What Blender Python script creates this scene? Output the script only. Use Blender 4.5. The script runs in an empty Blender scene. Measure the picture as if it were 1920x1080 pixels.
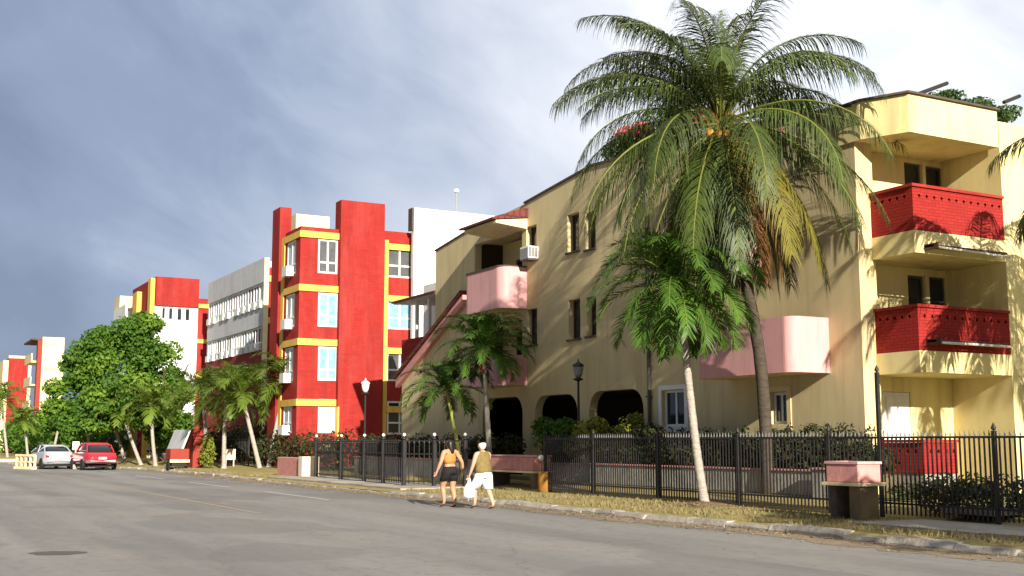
import bpy, bmesh, math, random
from math import radians, sin, cos, tan, pi
from mathutils import Vector, Matrix

S = bpy.context.scene
COL = S.collection
# ------------------------------------------------------------ camera
FPX, TILT, HEAD, EYE = 2190.0, math.atan(288/2190), radians(28.7), 1.6
cam_d = bpy.data.cameras.new('camera'); cam = bpy.data.objects.new('camera', cam_d); COL.objects.link(cam)
cam_d.sensor_width = 36; cam_d.lens = FPX/1920*36; cam_d.clip_end = 3000; cam_d.clip_start = 0.1
cam.location = (0, 0, EYE); cam.rotation_euler = (pi/2+TILT, 0, -HEAD)
S.camera = cam
# ------------------------------------------------------------ sun and sky
SUN = Vector((0.165, 1.0, -0.40)).normalized()
sl = bpy.data.lights.new('sun', 'SUN'); sl.energy = 5.0; sl.angle = radians(0.5); sl.color = (1.0, 0.93, 0.80)
so = bpy.data.objects.new('sun', sl); COL.objects.link(so)
so.rotation_euler = (-SUN).to_track_quat('Z', 'Y').to_euler()
W = bpy.data.worlds.new('World'); S.world = W; W.use_nodes = True
nt = W.node_tree; nt.nodes.clear()
def N(t, tree=None, **kw):
    n = (tree or nt).nodes.new(t)
    for k, v in kw.items(): setattr(n, k, v)
    return n
def build_world():
    L = nt.links.new
    out = N('ShaderNodeOutputWorld'); bg = N('ShaderNodeBackground')
    sky = N('ShaderNodeTexSky', sky_type='NISHITA', sun_disc=False)
    sky.sun_elevation = math.asin(-SUN.z); sky.sun_rotation = math.atan2(-SUN.x, -SUN.y)
    tc = N('ShaderNodeTexCoord')
    # direction in the photograph's heading frame: x = to the right, y = ahead
    mp = N('ShaderNodeMapping', vector_type='POINT'); mp.inputs['Rotation'].default_value = (0, 0, HEAD)
    L(tc.outputs['Generated'], mp.inputs['Vector'])
    sep = N('ShaderNodeSeparateXYZ'); L(mp.outputs[0], sep.inputs[0])
    def M(op, a, b=None, c=None, clamp=False):
        m = N('ShaderNodeMath', operation=op); m.use_clamp = clamp
        for i, v in enumerate((a, b, c)):
            if v is None: continue
            if isinstance(v, (int, float)): m.inputs[i].default_value = v
            else: L(v, m.inputs[i])
        return m.outputs[0]
    def noise(scale, sx, sy, sz, rot, detail=6, rough=.55, dist=0.0):
        m1 = N('ShaderNodeMapping'); m1.inputs['Rotation'].default_value = rot; L(mp.outputs[0], m1.inputs['Vector'])
        m2 = N('ShaderNodeMapping'); m2.inputs['Scale'].default_value = (sx, sy, sz); m2.inputs['Location'].default_value = (3.1, 1.7, .4)
        L(m1.outputs[0], m2.inputs['Vector'])
        n = N('ShaderNodeTexNoise'); n.inputs['Scale'].default_value = scale; n.inputs['Detail'].default_value = detail
        n.inputs['Roughness'].default_value = rough; n.inputs['Distortion'].default_value = dist
        L(m2.outputs[0], n.inputs['Vector']); return n.outputs['Fac']
    big = noise(2.8, 1, 1, 1.5, (0, -.5, 0), 5, .5, .4)
    wisp = noise(5.5, .9, .9, 1.9, (0, -.55, 0), 8, .55, .8)
    # brighter cloud bank on the right hand, slate blue to the left
    side = M('MINIMUM', M('MULTIPLY_ADD', sep.outputs['X'], 1.25, .63), .86)
    f = M('ADD', side, M('MULTIPLY', M('SUBTRACT', big, .5), 1.1))
    f = M('ADD', f, M('MULTIPLY', M('SUBTRACT', wisp, .5), .55))
    f = M('ADD', f, M('MULTIPLY', M('SUBTRACT', sep.outputs['Z'], .23), .9))
    cr = N('ShaderNodeValToRGB'); L(f, cr.inputs[0])
    e = cr.color_ramp.elements
    e[0].position = .0; e[0].color = (.120, .150, .220, 1)
    e[1].position = 1.0; e[1].color = (.56, .575, .61, 1)
    for p, c in ((.26, (.165, .203, .285, 1)), (.50, (.27, .305, .38, 1)), (.68, (.365, .39, .45, 1)), (.86, (.455, .475, .52, 1))):
        x = cr.color_ramp.elements.new(p); x.color = c
    mul = N('ShaderNodeMixRGB', blend_type='MULTIPLY'); mul.inputs[0].default_value = 1
    L(sky.outputs[0], mul.inputs[1]); mul.inputs[2].default_value = (.10, .10, .10, 1)
    gap = noise(6.0, 1, 1, 1.6, (.3, .2, .4), 5, .55, .3)
    gm = N('ShaderNodeMapRange'); L(gap, gm.inputs[0]); gm.inputs[1].default_value = .50; gm.inputs[2].default_value = .66
    gm.inputs[3].default_value = 0; gm.inputs[4].default_value = 1
    # the gaps open only towards the right-hand part of the sky
    rg = N('ShaderNodeMapRange'); L(sep.outputs['X'], rg.inputs[0]); rg.inputs[1].default_value = .22; rg.inputs[2].default_value = .42
    gq = M('MULTIPLY', gm.outputs[0], rg.outputs[0]); gf = M('MULTIPLY_ADD', gq, -.6, .96)
    mix = N('ShaderNodeMixRGB'); L(gf, mix.inputs[0]); L(mul.outputs[0], mix.inputs[1]); L(cr.outputs[0], mix.inputs[2])
    bk = N('ShaderNodeMapRange'); L(sep.outputs['Y'], bk.inputs[0]); bk.inputs[1].default_value = -.3; bk.inputs[2].default_value = .5
    bk.inputs[3].default_value = .55; bk.inputs[4].default_value = 1.0      # sky dimmed behind the viewer to lower the fill light
    L(mix.outputs[0], bg.inputs[0]); L(bk.outputs[0], bg.inputs[1])
    L(bg.outputs[0], out.inputs[0])
build_world()
S.view_settings.view_transform = 'Standard'; S.view_settings.look = 'None'; S.view_settings.gamma = 1
S.view_settings.exposure = 0.95
S.render.engine = 'CYCLES'
S.cycles.max_bounces = 5; S.cycles.diffuse_bounces = 3; S.cycles.transparent_max_bounces = 6

# ------------------------------------------------------------ survey helpers: a sight line met with a plane of the place
def ray(px, py):
    u, v = (px-960)/FPX, (540-py)/FPX
    fwd = cos(TILT)-v*sin(TILT); up = v*cos(TILT)+sin(TILT)
    return Vector((u*cos(HEAD)+fwd*sin(HEAD), -u*sin(HEAD)+fwd*cos(HEAD), up))
def onX(px, py, X):
    r = ray(px, py); t = X/r.x; return (r.y*t, EYE+r.z*t)      # (Y, z)
def onY(px, py, Y):
    r = ray(px, py); t = Y/r.y; return (r.x*t, EYE+r.z*t)      # (X, z)
def onZ(px, py, z=0.0):
    r = ray(px, py); t = (z-EYE)/r.z; return Vector((r.x*t, r.y*t, z))
RIGHT = Vector((cos(HEAD), -sin(HEAD), 0)); FWD = Vector((sin(HEAD), cos(HEAD), 0))

# ------------------------------------------------------------ materials
MATS = {}
def mat(name, col, rough=.8, var=None, vscale=3.0, vamt=.5, bump=0, bscale=40, spec=.3, stretch=(1,1,1), col3=None,
        s3=.6, a3=.5, metal=0, trans=0, coat=0, emit=None, brick=None, rand=0, streak=None):
    m = bpy.data.materials.new(name); m.use_nodes = True; t = m.node_tree; b = t.nodes['Principled BSDF']; L = t.links.new
    b.inputs['Roughness'].default_value = rough; b.inputs['Specular IOR Level'].default_value = spec
    b.inputs['Metallic'].default_value = metal; b.inputs['Coat Weight'].default_value = coat
    def c4(c): return (c[0], c[1], c[2], 1)
    b.inputs['Base Color'].default_value = c4(col)
    tc = t.nodes.new('ShaderNodeTexCoord'); src = None
    def nz(scale, st=(1,1,1), det=5, rough_=.6):
        mp = t.nodes.new('ShaderNodeMapping'); mp.inputs['Scale'].default_value = st; L(tc.outputs['Object'], mp.inputs[0])
        n = t.nodes.new('ShaderNodeTexNoise'); n.inputs['Scale'].default_value = scale; n.inputs['Detail'].default_value = det
        n.inputs['Roughness'].default_value = rough_; L(mp.outputs[0], n.inputs['Vector']); return n.outputs['Fac']
    def ramp(fac, lo, hi):
        r = t.nodes.new('ShaderNodeMapRange'); L(fac, r.inputs[0]); r.inputs[1].default_value = lo; r.inputs[2].default_value = hi; return r.outputs[0]
    def mixc(fac, a, bb, mode='MIX'):
        x = t.nodes.new('ShaderNodeMixRGB'); x.blend_type = mode
        if isinstance(fac, float): x.inputs[0].default_value = fac
        else: L(fac, x.inputs[0])
        for i, v in ((1, a), (2, bb)):
            if isinstance(v, tuple): x.inputs[i].default_value = c4(v)
            else: L(v, x.inputs[i])
        return x.outputs[0]
    src = tuple(col)
    def amt(f, a):
        mm = t.nodes.new('ShaderNodeMath'); mm.operation = 'MULTIPLY'; L(f, mm.inputs[0]); mm.inputs[1].default_value = a; return mm.outputs[0]
    if brick:
        bt = t.nodes.new('ShaderNodeTexBrick'); mp = t.nodes.new('ShaderNodeMapping'); L(tc.outputs['Object'], mp.inputs[0])
        # walls run along x or y: fold both into the brick's u
        cx = t.nodes.new('ShaderNodeSeparateXYZ'); L(mp.outputs[0], cx.inputs[0]); ad = t.nodes.new('ShaderNodeMath'); L(cx.outputs[0], ad.inputs[0]); L(cx.outputs[1], ad.inputs[1])
        cb = t.nodes.new('ShaderNodeCombineXYZ'); L(ad.outputs[0], cb.inputs[0]); L(cx.outputs[2], cb.inputs[1]); L(cb.outputs[0], bt.inputs['Vector'])
        bt.inputs['Scale'].default_value = 1; bt.inputs['Brick Width'].default_value = brick[0]; bt.inputs['Row Height'].default_value = brick[1]
        bt.inputs['Mortar Size'].default_value = brick[2]; bt.inputs['Color1'].default_value = c4(col)
        bt.inputs['Color2'].default_value = c4([q*.80 for q in col]); bt.inputs['Mortar'].default_value = c4(brick[3])
        src = bt.outputs['Color']
    if var: src = mixc(amt(ramp(nz(vscale, stretch), .38, .68), vamt), src, tuple(var))
    if col3: src = mixc(amt(ramp(nz(s3, stretch, 3), .45, .7), a3), src, tuple(col3))
    if streak:      # rain streaks and grime running down the wall
        src = mixc(amt(ramp(nz(streak[2] if len(streak) > 2 else 2.2, (1,1,.07), 6, .7), .50, .72), streak[1]), src, tuple(streak[0]))
        src = mixc(amt(ramp(nz(.55, (1,1,.7), 4, .6), .52, .66), streak[1]*.5), src, tuple(streak[0]))
    if rand:
        oi = t.nodes.new('ShaderNodeObjectInfo'); hs = t.nodes.new('ShaderNodeHueSaturation')
        r = t.nodes.new('ShaderNodeMapRange'); L(oi.outputs['Random'], r.inputs[0]); r.inputs[3].default_value = 1-rand; r.inputs[4].default_value = 1+rand
        L(r.outputs[0], hs.inputs['Value'])
        if isinstance(src, tuple): hs.inputs['Color'].default_value = c4(src)
        else: L(src, hs.inputs['Color'])
        src = hs.outputs[0]
    if not isinstance(src, tuple): L(src, b.inputs['Base Color'])
    if bump:
        bp = t.nodes.new('ShaderNodeBump'); bp.inputs['Strength'].default_value = bump; bp.inputs['Distance'].default_value = .03
        L(nz(bscale, (1,1,1), 4), bp.inputs['Height']); L(bp.outputs[0], b.inputs['Normal'])
    if emit: b.inputs['Emission Color'].default_value = c4(emit[0]); b.inputs['Emission Strength'].default_value = emit[1]
    if trans:
        tr = t.nodes.new('ShaderNodeBsdfTranslucent'); ms = t.nodes.new('ShaderNodeMixShader'); ms.inputs[0].default_value = trans
        o = t.nodes['Material Output']; L(b.outputs[0], ms.inputs[1]); L(tr.outputs[0], ms.inputs[2]); L(ms.outputs[0], o.inputs[0])
        if isinstance(src, tuple): tr.inputs[0].default_value = c4(src)
        else: L(src, tr.inputs[0])
    MATS[name] = m; return m

mat('beige', (.64,.53,.30), .92, (.52,.41,.21), .7, .6, .14, 30, .15, (1,1,.35), (.48,.38,.24), 1.6, .3, streak=((.33,.26,.17), .45))
mat('beige_trim', (.74,.60,.33), .9, (.58,.46,.27), 1.6, .6, .25, 20, .15, (1,1,.4))
mat('tower_yellow', (.80,.68,.34), .9, (.66,.53,.25), 1.1, .5, .14, 30, .15, (1,1,.35), (.58,.44,.2), .6, .3, streak=((.40,.30,.15), .55))
mat('pink', (.66,.36,.36), .85, (.60,.31,.31), 2.5, .5, .15, 25, .2, (1,1,.5), streak=((.38,.21,.20), .5, 4))
mat('pink_old', (.66,.30,.27), .9, (.45,.20,.18), 5, .7, .35, 30, .15)
mat('red_brick', (.34,.024,.018), .85, (.24,.016,.013), 2.2, .5, .3, 30, .2, brick=(.24,.075,.008,(.16,.012,.012)))
mat('red_paint', (.35,.026,.020), .85, (.25,.018,.015), .7, .7, .3, 14, .2, (1,1,.22), brick=(.36,.13,.006,(.21,.015,.015)), col3=(.36,.06,.05), s3=1.7, a3=.45, streak=((.16,.018,.016), .55, 1.6))
mat('yellow_paint', (.74,.48,.10), .8, (.62,.37,.07), 2, .5, .1, 20, streak=((.36,.22,.06), .5, 4))
mat('cream_paint', (.78,.66,.40), .85, (.66,.52,.29), 2, .5, .15, 20, streak=((.40,.32,.2), .5))
mat('white_paint', (.78,.78,.76), .8, (.66,.66,.64), 1.5, .5, .12, 20, streak=((.45,.44,.42), .4))
mat('grey_panel', (.58,.58,.60), .8, (.47,.48,.52), 1.2, .6, .1, 12, streak=((.30,.30,.31), .5))
mat('tile', (.20,.045,.035), .85, (.11,.035,.03), 7, .8, .4, 30, brick=(.25,.3,.03,(.06,.02,.02)))
mat('dark_roof', (.10,.075,.06), .9, (.05,.04,.035), 5, .7, .3, 20)
mat('glass', (.02,.026,.032), .08, spec=.6)
mat('glass_sky_tint', (.16,.32,.50), .12, (.34,.52,.66), 2.5, .8, spec=.7)  # reflected sky put into the pane colour as pale blue
mat('glass_grey', (.10,.105,.11), .25, (.05,.055,.06), 3, .7, spec=.6)
mat('curtain', (.55,.57,.58), .8, (.35,.38,.42), 9, .7, .0, 10, .2, (1,1,.15))
mat('shutter_dark', (.10,.045,.03), .6, (.05,.025,.02), 6, .6)
mat('dark_void', (.02,.018,.016), .95)
mat('interior_shade', (.045,.03,.02), .95)  # deep shade inside the arches put into the wall colour
mat('metal_black', (.014,.014,.016), .5, (.045,.028,.018), 9, .5, spec=.4)
mat('metal_grey', (.22,.22,.22), .5, spec=.5)
mat('pipe_dark', (.10,.09,.08), .7)
mat('pipe_pale', (.62,.58,.52), .5)
mat('ac_white', (.72,.72,.70), .6, (.55,.54,.50), 6, .4)
mat('concrete', (.40,.36,.30), .95, (.27,.24,.20), 2.2, .8, .5, 25, .1, (1,1,1), (.20,.18,.15), .9, .4)
mat('kerb', (.42,.38,.32), .95, (.23,.20,.165), 3.5, .85, .7, 16, .1, (1,1,1), (.16,.13,.10), 1.4, .5)
mat('planter_white', (.46,.44,.39), .9, (.24,.225,.195), 3, .75, .4, 20, .1, (1,1,.5))
mat('dirt', (.24,.175,.10), .98, (.14,.10,.06), 2.5, .8, .6, 20, .05)
mat('lawn', (.16,.17,.055), .98, (.26,.21,.09), 2.2, .8, .7, 30, .05, (1,1,1), (.09,.12,.035), .5, .6)
mat('verge', (.36,.28,.12), .98, (.24,.22,.075), 1.6, .75, .8, 26, .05, (1,1,1), (.26,.19,.11), 4.0, .6)
mat('drygrass', (.30,.235,.115), .9, (.19,.19,.065), .9, .8, trans=.3)
mat('litter', (.30,.21,.12), .95, (.14,.09,.05), 8, .7)
mat('leaf_tree', (.085,.175,.018), .6, (.042,.10,.012), .8, .8, spec=.25, trans=.30)
mat('leaf_tree_light', (.17,.28,.028), .6, (.09,.18,.018), .9, .7, spec=.25, trans=.35)
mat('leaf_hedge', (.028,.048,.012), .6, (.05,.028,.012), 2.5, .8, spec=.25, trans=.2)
mat('leaf_yellow', (.22,.23,.03), .6, (.16,.21,.03), 3, .8, spec=.2, trans=.3)
mat('leaf_roof', (.045,.09,.018), .6, (.04,.08,.02), 2, .7, trans=.25)
mat('bloom', (.62,.08,.14), .7, (.75,.25,.3), 6, .6, trans=.2)
mat('gutter_dirt', (.27,.21,.14), .98, (.17,.14,.10), 1.5, .8, .8, 25, .05)
mat('palm', (.085,.165,.022), .5, (.05,.105,.018), 1.2, .8, spec=.35, trans=.28, rand=.25)
mat('palm_small', (.085,.175,.022), .5, (.045,.10,.014), 2.5, .8, spec=.3, trans=.30, rand=.2)
mat('palm_far', (.15,.22,.028), .5, (.085,.14,.018), 1.2, .8, spec=.3, trans=.30, rand=.2)
mat('palm_coco', (.072,.104,.018), .5, (.032,.048,.012), 1.5, .8, spec=.4, trans=.26, rand=.28)
mat('palm_coco_yellow', (.21,.185,.025), .55, (.18,.15,.03), 1.5, .8, spec=.3, trans=.28)
mat('palm_brown', (.20,.09,.03), .75, (.14,.07,.025), 2, .8, spec=.2, trans=.2)
mat('rachis', (.15,.16,.03), .5)
mat('trunk_grey', (.40,.36,.31), .95, (.24,.21,.18), 5, .8, .7, 22, .1, (1,1,4))
mat('trunk_dark', (.085,.068,.052), .95, (.045,.035,.028), 5, .8, .8, 22, .1, (1,1,4))
mat('crownshaft', (.30,.34,.07), .6, (.42,.36,.10), 4, .6)
mat('coconut', (.55,.22,.03), .5, (.36,.22,.04), 6, .6)
mat('bark', (.12,.09,.06), .95, (.06,.045,.03), 6, .7, .7, 20)
mat('skin', (.52,.25,.15), .55, (.44,.20,.12), 6, .4, spec=.35)
mat('skin_pale', (.56,.32,.22), .55, (.48,.25,.17), 6, .4, spec=.35)
mat('hair_black', (.012,.009,.008), .45, spec=.4)
mat('hair_white', (.70,.64,.54), .7, (.5,.43,.33), 30, .5)
mat('top_orange', (.46,.21,.05), .8, (.32,.14,.04), 8, .5)
mat('shorts_black', (.012,.012,.012), .85)
mat('blouse_olive', (.20,.145,.05), .8, (.12,.09,.03), 14, .6)
mat('shorts_white', (.80,.79,.76), .85, (.68,.67,.65), 6, .5)
mat('bag_white', (.78,.77,.76), .5, (.72,.50,.50), 7, .5, trans=.2)
mat('shoe', (.05,.035,.03), .7)
mat('car_silver', (.46,.47,.50), .3, metal=.35, coat=.6)
mat('car_red', (.36,.015,.028), .28, coat=.8)
mat('car_dark', (.012,.012,.014), .6)
mat('car_glass', (.012,.014,.016), .05, spec=.7)
mat('chrome', (.75,.74,.72), .22, metal=.9)
mat('tyre', (.018,.018,.018), .9)
mat('plate', (.75,.72,.6), .6)
mat('lamp_red', (.55,.02,.02), .3)
mat('sign_white', (.80,.80,.76), .6)
mat('sign_blue', (.03,.06,.16), .5)
mat('board_cream', (.80,.66,.48), .8)
mat('cart_red', (.28,.035,.02), .7, (.18,.025,.015), 5, .5)
mat('globe', (.80,.80,.78), .3)
mat('bollard_yellow', (.30,.14,.02), .8, (.18,.09,.02), 5, .5)
mat('line_white', (.46,.45,.43), .9, (.24,.225,.21), 5, .9)
mat('line_yellow', (.32,.24,.14), .95, (.23,.21,.185), 3, 1.0)
mat('road_patch', (.085,.079,.073), .9)

# ------------------------------------------------------------ mesh building
WL = {}   # world location of each root
class MB:
    def __init__(s): s.v = []; s.f = []
    def add(s, vs, fs):
        o = len(s.v); s.v += [tuple(v) for v in vs]; s.f += [tuple(i+o for i in f) for f in fs]; return s
    def box(s, x0, y0, z0, x1, y1, z1):
        x0, x1 = min(x0,x1), max(x0,x1); y0, y1 = min(y0,y1), max(y0,y1); z0, z1 = min(z0,z1), max(z0,z1)
        return s.add([(x0,y0,z0),(x1,y0,z0),(x1,y1,z0),(x0,y1,z0),(x0,y0,z1),(x1,y0,z1),(x1,y1,z1),(x0,y1,z1)],
              [(0,3,2,1),(4,5,6,7),(0,1,5,4),(1,2,6,5),(2,3,7,6),(3,0,4,7)])
    def prism(s, poly, z0, z1):        # poly in xy
        n = len(poly)
        return s.add([(x,y,z0) for x,y in poly]+[(x,y,z1) for x,y in poly],
              [tuple(range(n))[::-1], tuple(range(n,2*n))]+[(i,(i+1)%n,n+(i+1)%n,n+i) for i in range(n)])
    def prismX(s, poly, x0, x1):       # poly in yz
        n = len(poly)
        return s.add([(x0,y,z) for y,z in poly]+[(x1,y,z) for y,z in poly],
              [tuple(range(n)), tuple(range(n,2*n))[::-1]]+[(i,(i+1)%n,n+(i+1)%n,n+i) for i in range(n)])
    def prismY(s, poly, y0, y1):       # poly in xz
        n = len(poly)
        return s.add([(x,y0,z) for x,z in poly]+[(x,y1,z) for x,z in poly],
              [tuple(range(n)), tuple(range(n,2*n))[::-1]]+[(i,(i+1)%n,n+(i+1)%n,n+i) for i in range(n)])
    def tube(s, pts, rad, n=8, cap=True):
        pts = [Vector(p) for p in pts]; rings = []
        if not isinstance(rad, list): rad = [rad]*len(pts)
        ref = Vector((1,0,0))
        for i, p in enumerate(pts):
            d = (pts[min(i+1,len(pts)-1)]-pts[max(i-1,0)]).normalized()
            a = (ref-d*ref.dot(d))
            if a.length < .05: ref = Vector((0,1,0)); a = ref-d*ref.dot(d)
            a.normalize(); b = d.cross(a)
            r = rad[i]; rx, ry = (r if isinstance(r, tuple) else (r, r))
            rings.append([p+a*cos(2*pi*k/n)*rx+b*sin(2*pi*k/n)*ry for k in range(n)])
        vs = [v for r in rings for v in r]; fs = []
        for i in range(len(pts)-1):
            for k in range(n):
                fs.append((i*n+k, i*n+(k+1)%n, (i+1)*n+(k+1)%n, (i+1)*n+k))
        if cap: fs.append(tuple(range(n))[::-1]); fs.append(tuple(range((len(pts)-1)*n, len(pts)*n)))
        return s.add(vs, fs)
    def lathe(s, prof, c=(0,0,0), n=14):
        vs = []; fs = []
        for r, z in prof:
            for k in range(n): vs.append((c[0]+r*cos(2*pi*k/n), c[1]+r*sin(2*pi*k/n), c[2]+z))
        for i in range(len(prof)-1):
            for k in range(n): fs.append((i*n+k, i*n+(k+1)%n, (i+1)*n+(k+1)%n, (i+1)*n+k))
        fs.append(tuple(range(n))[::-1]); fs.append(tuple(range((len(prof)-1)*n, len(prof)*n)))
        return s.add(vs, fs)
    def loft(s, rings, cap=True):
        n = len(rings[0]); vs = [v for r in rings for v in r]; fs = []
        for i in range(len(rings)-1):
            for k in range(n): fs.append((i*n+k, i*n+(k+1)%n, (i+1)*n+(k+1)%n, (i+1)*n+k))
        if cap: fs.append(tuple(range(n))[::-1]); fs.append(tuple(range((len(rings)-1)*n, len(rings)*n)))
        return s.add(vs, fs)
    def build(s, name, m, parent=None, local=False, smooth=False, bevel=0, label=None, kind=None, recalc=False):
        off = Vector((0,0,0))
        p = parent
        while p is not None:
            if p.name in WL: off = WL[p.name]; break
            p = p.parent
        if local: off = Vector((0,0,0))
        me = bpy.data.meshes.new(name); me.from_pydata([(v[0]-off.x, v[1]-off.y, v[2]-off.z) for v in s.v], [], s.f)
        if recalc or bevel:
            bm = bmesh.new(); bm.from_mesh(me); bmesh.ops.remove_doubles(bm, verts=bm.verts, dist=1e-5); bmesh.ops.recalc_face_normals(bm, faces=bm.faces); bm.to_mesh(me); bm.free()
        if smooth:
            for p_ in me.polygons: p_.use_smooth = True
        o = bpy.data.objects.new(name, me); COL.objects.link(o)
        me.materials.append(MATS[m] if isinstance(m, str) else m)
        if bevel:
            b = o.modifiers.new('b', 'BEVEL'); b.width = bevel; b.segments = 2; b.limit_method = 'ANGLE'
        if parent is not None: o.parent = parent
        if label: o['label'] = label
        if kind: o['kind'] = kind
        return o

def box(name, m, parent, x0, y0, z0, x1, y1, z1, **kw): return MB().box(x0,y0,z0,x1,y1,z1).build(name, m, parent, **kw)

def thing(name, label, cat, loc, group=None, rotz=0):
    o = bpy.data.objects.new(name, None); COL.objects.link(o); o.empty_display_size = .3
    o.location = loc; o.rotation_euler = (0,0,rotz); o['label'] = label; o['category'] = cat
    if group: o['group'] = group
    WL[o.name] = Vector(loc); return o
def tag(o, label, cat, group=None):
    o['label'] = label; o['category'] = cat
    if group: o['group'] = group
    return o
def copy_tree(o, loc, rotz, label, parent=None):
    def cp(x, par):
        c = x.copy(); COL.objects.link(c)
        if par: c.parent = par
        for ch in [q for q in bpy.data.objects if q.parent == x]: cp(ch, c)
        return c
    c = cp(o, None); c.location = loc; c.rotation_euler = (0,0,rotz); c['label'] = label
    WL[c.name] = Vector(loc); return c

def arch_hole(a0, a1, b0, b1, r):
    p = [(a0,b0), (a1,b0)]
    for k in range(7): t = k/6*pi/2; p.append((a1-r+r*cos(t), b1-r+r*sin(t)))
    for k in range(7): t = pi/2+k/6*pi/2; p.append((a0+r+r*cos(t), b1-r+r*sin(t)))
    return p
def rect(a0, a1, b0, b1):
    a0, a1 = min(a0,a1), max(a0,a1); b0, b1 = min(b0,b1), max(b0,b1)
    return [(a0,b0),(a1,b0),(a1,b1),(a0,b1)]
def wall(mb, axis, c, th, outline, holes=()):
    if len(outline) == 4 and len(set(a for a,b in outline)) == 2 and all(len(h) == 4 and len(set(a for a,b in h)) == 2 for h in holes):
        A = sorted(set([a for a,b in outline]+[a for h in holes for a,b in h])); Bc = sorted(set([b for a,b in outline]+[b for h in holes for a,b in h]))
        def inh(i, j):
            if i < 0 or j < 0 or i >= len(A)-1 or j >= len(Bc)-1: return True
            ca, cb_ = (A[i]+A[i+1])/2, (Bc[j]+Bc[j+1])/2
            return any(min(p[0] for p in h) < ca < max(p[0] for p in h) and min(p[1] for p in h) < cb_ < max(p[1] for p in h) for h in holes)
        def P3(a, b, d): return (c+d, a, b) if axis == 'X' else (a, c+d, b)
        for i in range(len(A)-1):
            for j in range(len(Bc)-1):
                if inh(i, j): continue
                a0, a1, b0, b1 = A[i], A[i+1], Bc[j], Bc[j+1]
                for d in (0, th): mb.add([P3(a0,b0,d),P3(a1,b0,d),P3(a1,b1,d),P3(a0,b1,d)], [(0,1,2,3)])
                for (di, dj, e) in ((-1,0,((a0,b0),(a0,b1))),(1,0,((a1,b0),(a1,b1))),(0,-1,((a0,b0),(a1,b0))),(0,1,((a0,b1),(a1,b1)))):
                    if inh(i+di, j+dj): mb.add([P3(*e[0],0),P3(*e[1],0),P3(*e[1],th),P3(*e[0],th)], [(0,1,2,3)])
        return mb
    """wall with openings; axis 'X': points are (Y,z), front at X=c going to c+th; 'Y': points are (X,z)"""
    cu = bpy.data.curves.new('tmp', 'CURVE'); cu.dimensions = '2D'; cu.fill_mode = 'BOTH'; cu.extrude = th/2
    for pl in [outline]+list(holes):
        sp = cu.splines.new('POLY'); sp.points.add(len(pl)-1); sp.use_cyclic_u = True
        for i, (a, b) in enumerate(pl): sp.points[i].co = (a, b, 0, 1)
    o = bpy.data.objects.new('tmp', cu); COL.objects.link(o)
    dg = bpy.context.evaluated_depsgraph_get(); me = bpy.data.meshes.new_from_object(o.evaluated_get(dg))
    mid = c+th/2
    if axis == 'X': vs = [(mid+v.co.z, v.co.x, v.co.y) for v in me.vertices]
    else: vs = [(v.co.x, mid+v.co.z, v.co.y) for v in me.vertices]
    mb.add(vs, [tuple(p.vertices) for p in me.polygons])
    bpy.data.objects.remove(o); bpy.data.curves.remove(cu); bpy.data.meshes.remove(me)
    return mb

def window(parent, axis, c, a0, a1, b0, b1, frame='white_paint', pane='glass', mull=1, trans=0, fw=.06, depth=.06, name='window', sill=None, label=None):
    """window frame (part) with its pane (sub-part) in plane c"""
    f = MB(); e = .003
    def bar(p0, p1, q0, q1, d0=0, d1=depth):
        if axis == 'X': f.box(c+d0, p0, q0, c+d1, p1, q1)
        else: f.box(p0, c+d0, q0, p1, c+d1, q1)
    a0, a1 = min(a0,a1), max(a0,a1)
    bar(a0, a0+fw, b0, b1); bar(a1-fw, a1, b0, b1); bar(a0+fw, a1-fw, b0, b0+fw); bar(a0+fw, a1-fw, b1-fw, b1)
    for i in range(mull):
        m_ = a0+(a1-a0)*(i+1)/(mull+1); bar(m_-fw/2, m_+fw/2, b0+fw, b1-fw, .005, depth-.005)
    if trans: zz = b0+(b1-b0)*trans; bar(a0+fw, a1-fw, zz-fw/2, zz+fw/2, .008, depth-.008)
    w = f.build(name, frame, parent, label=label)
    g = MB()
    if axis == 'X': g.box(c+depth*.55, a0+fw*.5, b0+fw*.5, c+depth*.8, a1-fw*.5, b1-fw*.5)
    else: g.box(a0+fw*.5, c+depth*.55, b0+fw*.5, a1-fw*.5, c+depth*.8, b1-fw*.5)
    g.build('pane', pane, w)
    if sill:
        s_ = MB()
        if axis == 'X': s_.box(c-sill, a0-.05, b0-.08, c-.003, a1+.05, b0-.01)
        else: s_.box(a0-.05, c-sill, b0-.08, a1+.05, c-.003, b0-.01)
        s_.build('sill', frame, w)
    return w

def st(o, kind='structure'): o['kind'] = kind; return o
# ============================================================ GROUND
def kerb_pts():
    return [(14.2,-30),(14.2,0),(14.2,20),(14.2,40),(14.2,60),(13.9,68),(12.6,75),(10.8,81),(9.2,88),(8.0,96),(6,110),(2,130),(-6,160),(-22,200)]
KP = kerb_pts()
def kx(y):
    for (a,b),(c,d) in zip(KP, KP[1:]):
        if b <= y <= d: return a+(c-a)*(y-b)/(d-b)
    return KP[0][0] if y < 0 else KP[-1][0]
st(MB().add([(-1500,-600,-.05),(1500,-600,-.05),(1500,2000,-.05),(-1500,2000,-.05)], [(0,1,2,3)]).build('ground', 'lawn'))
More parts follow.
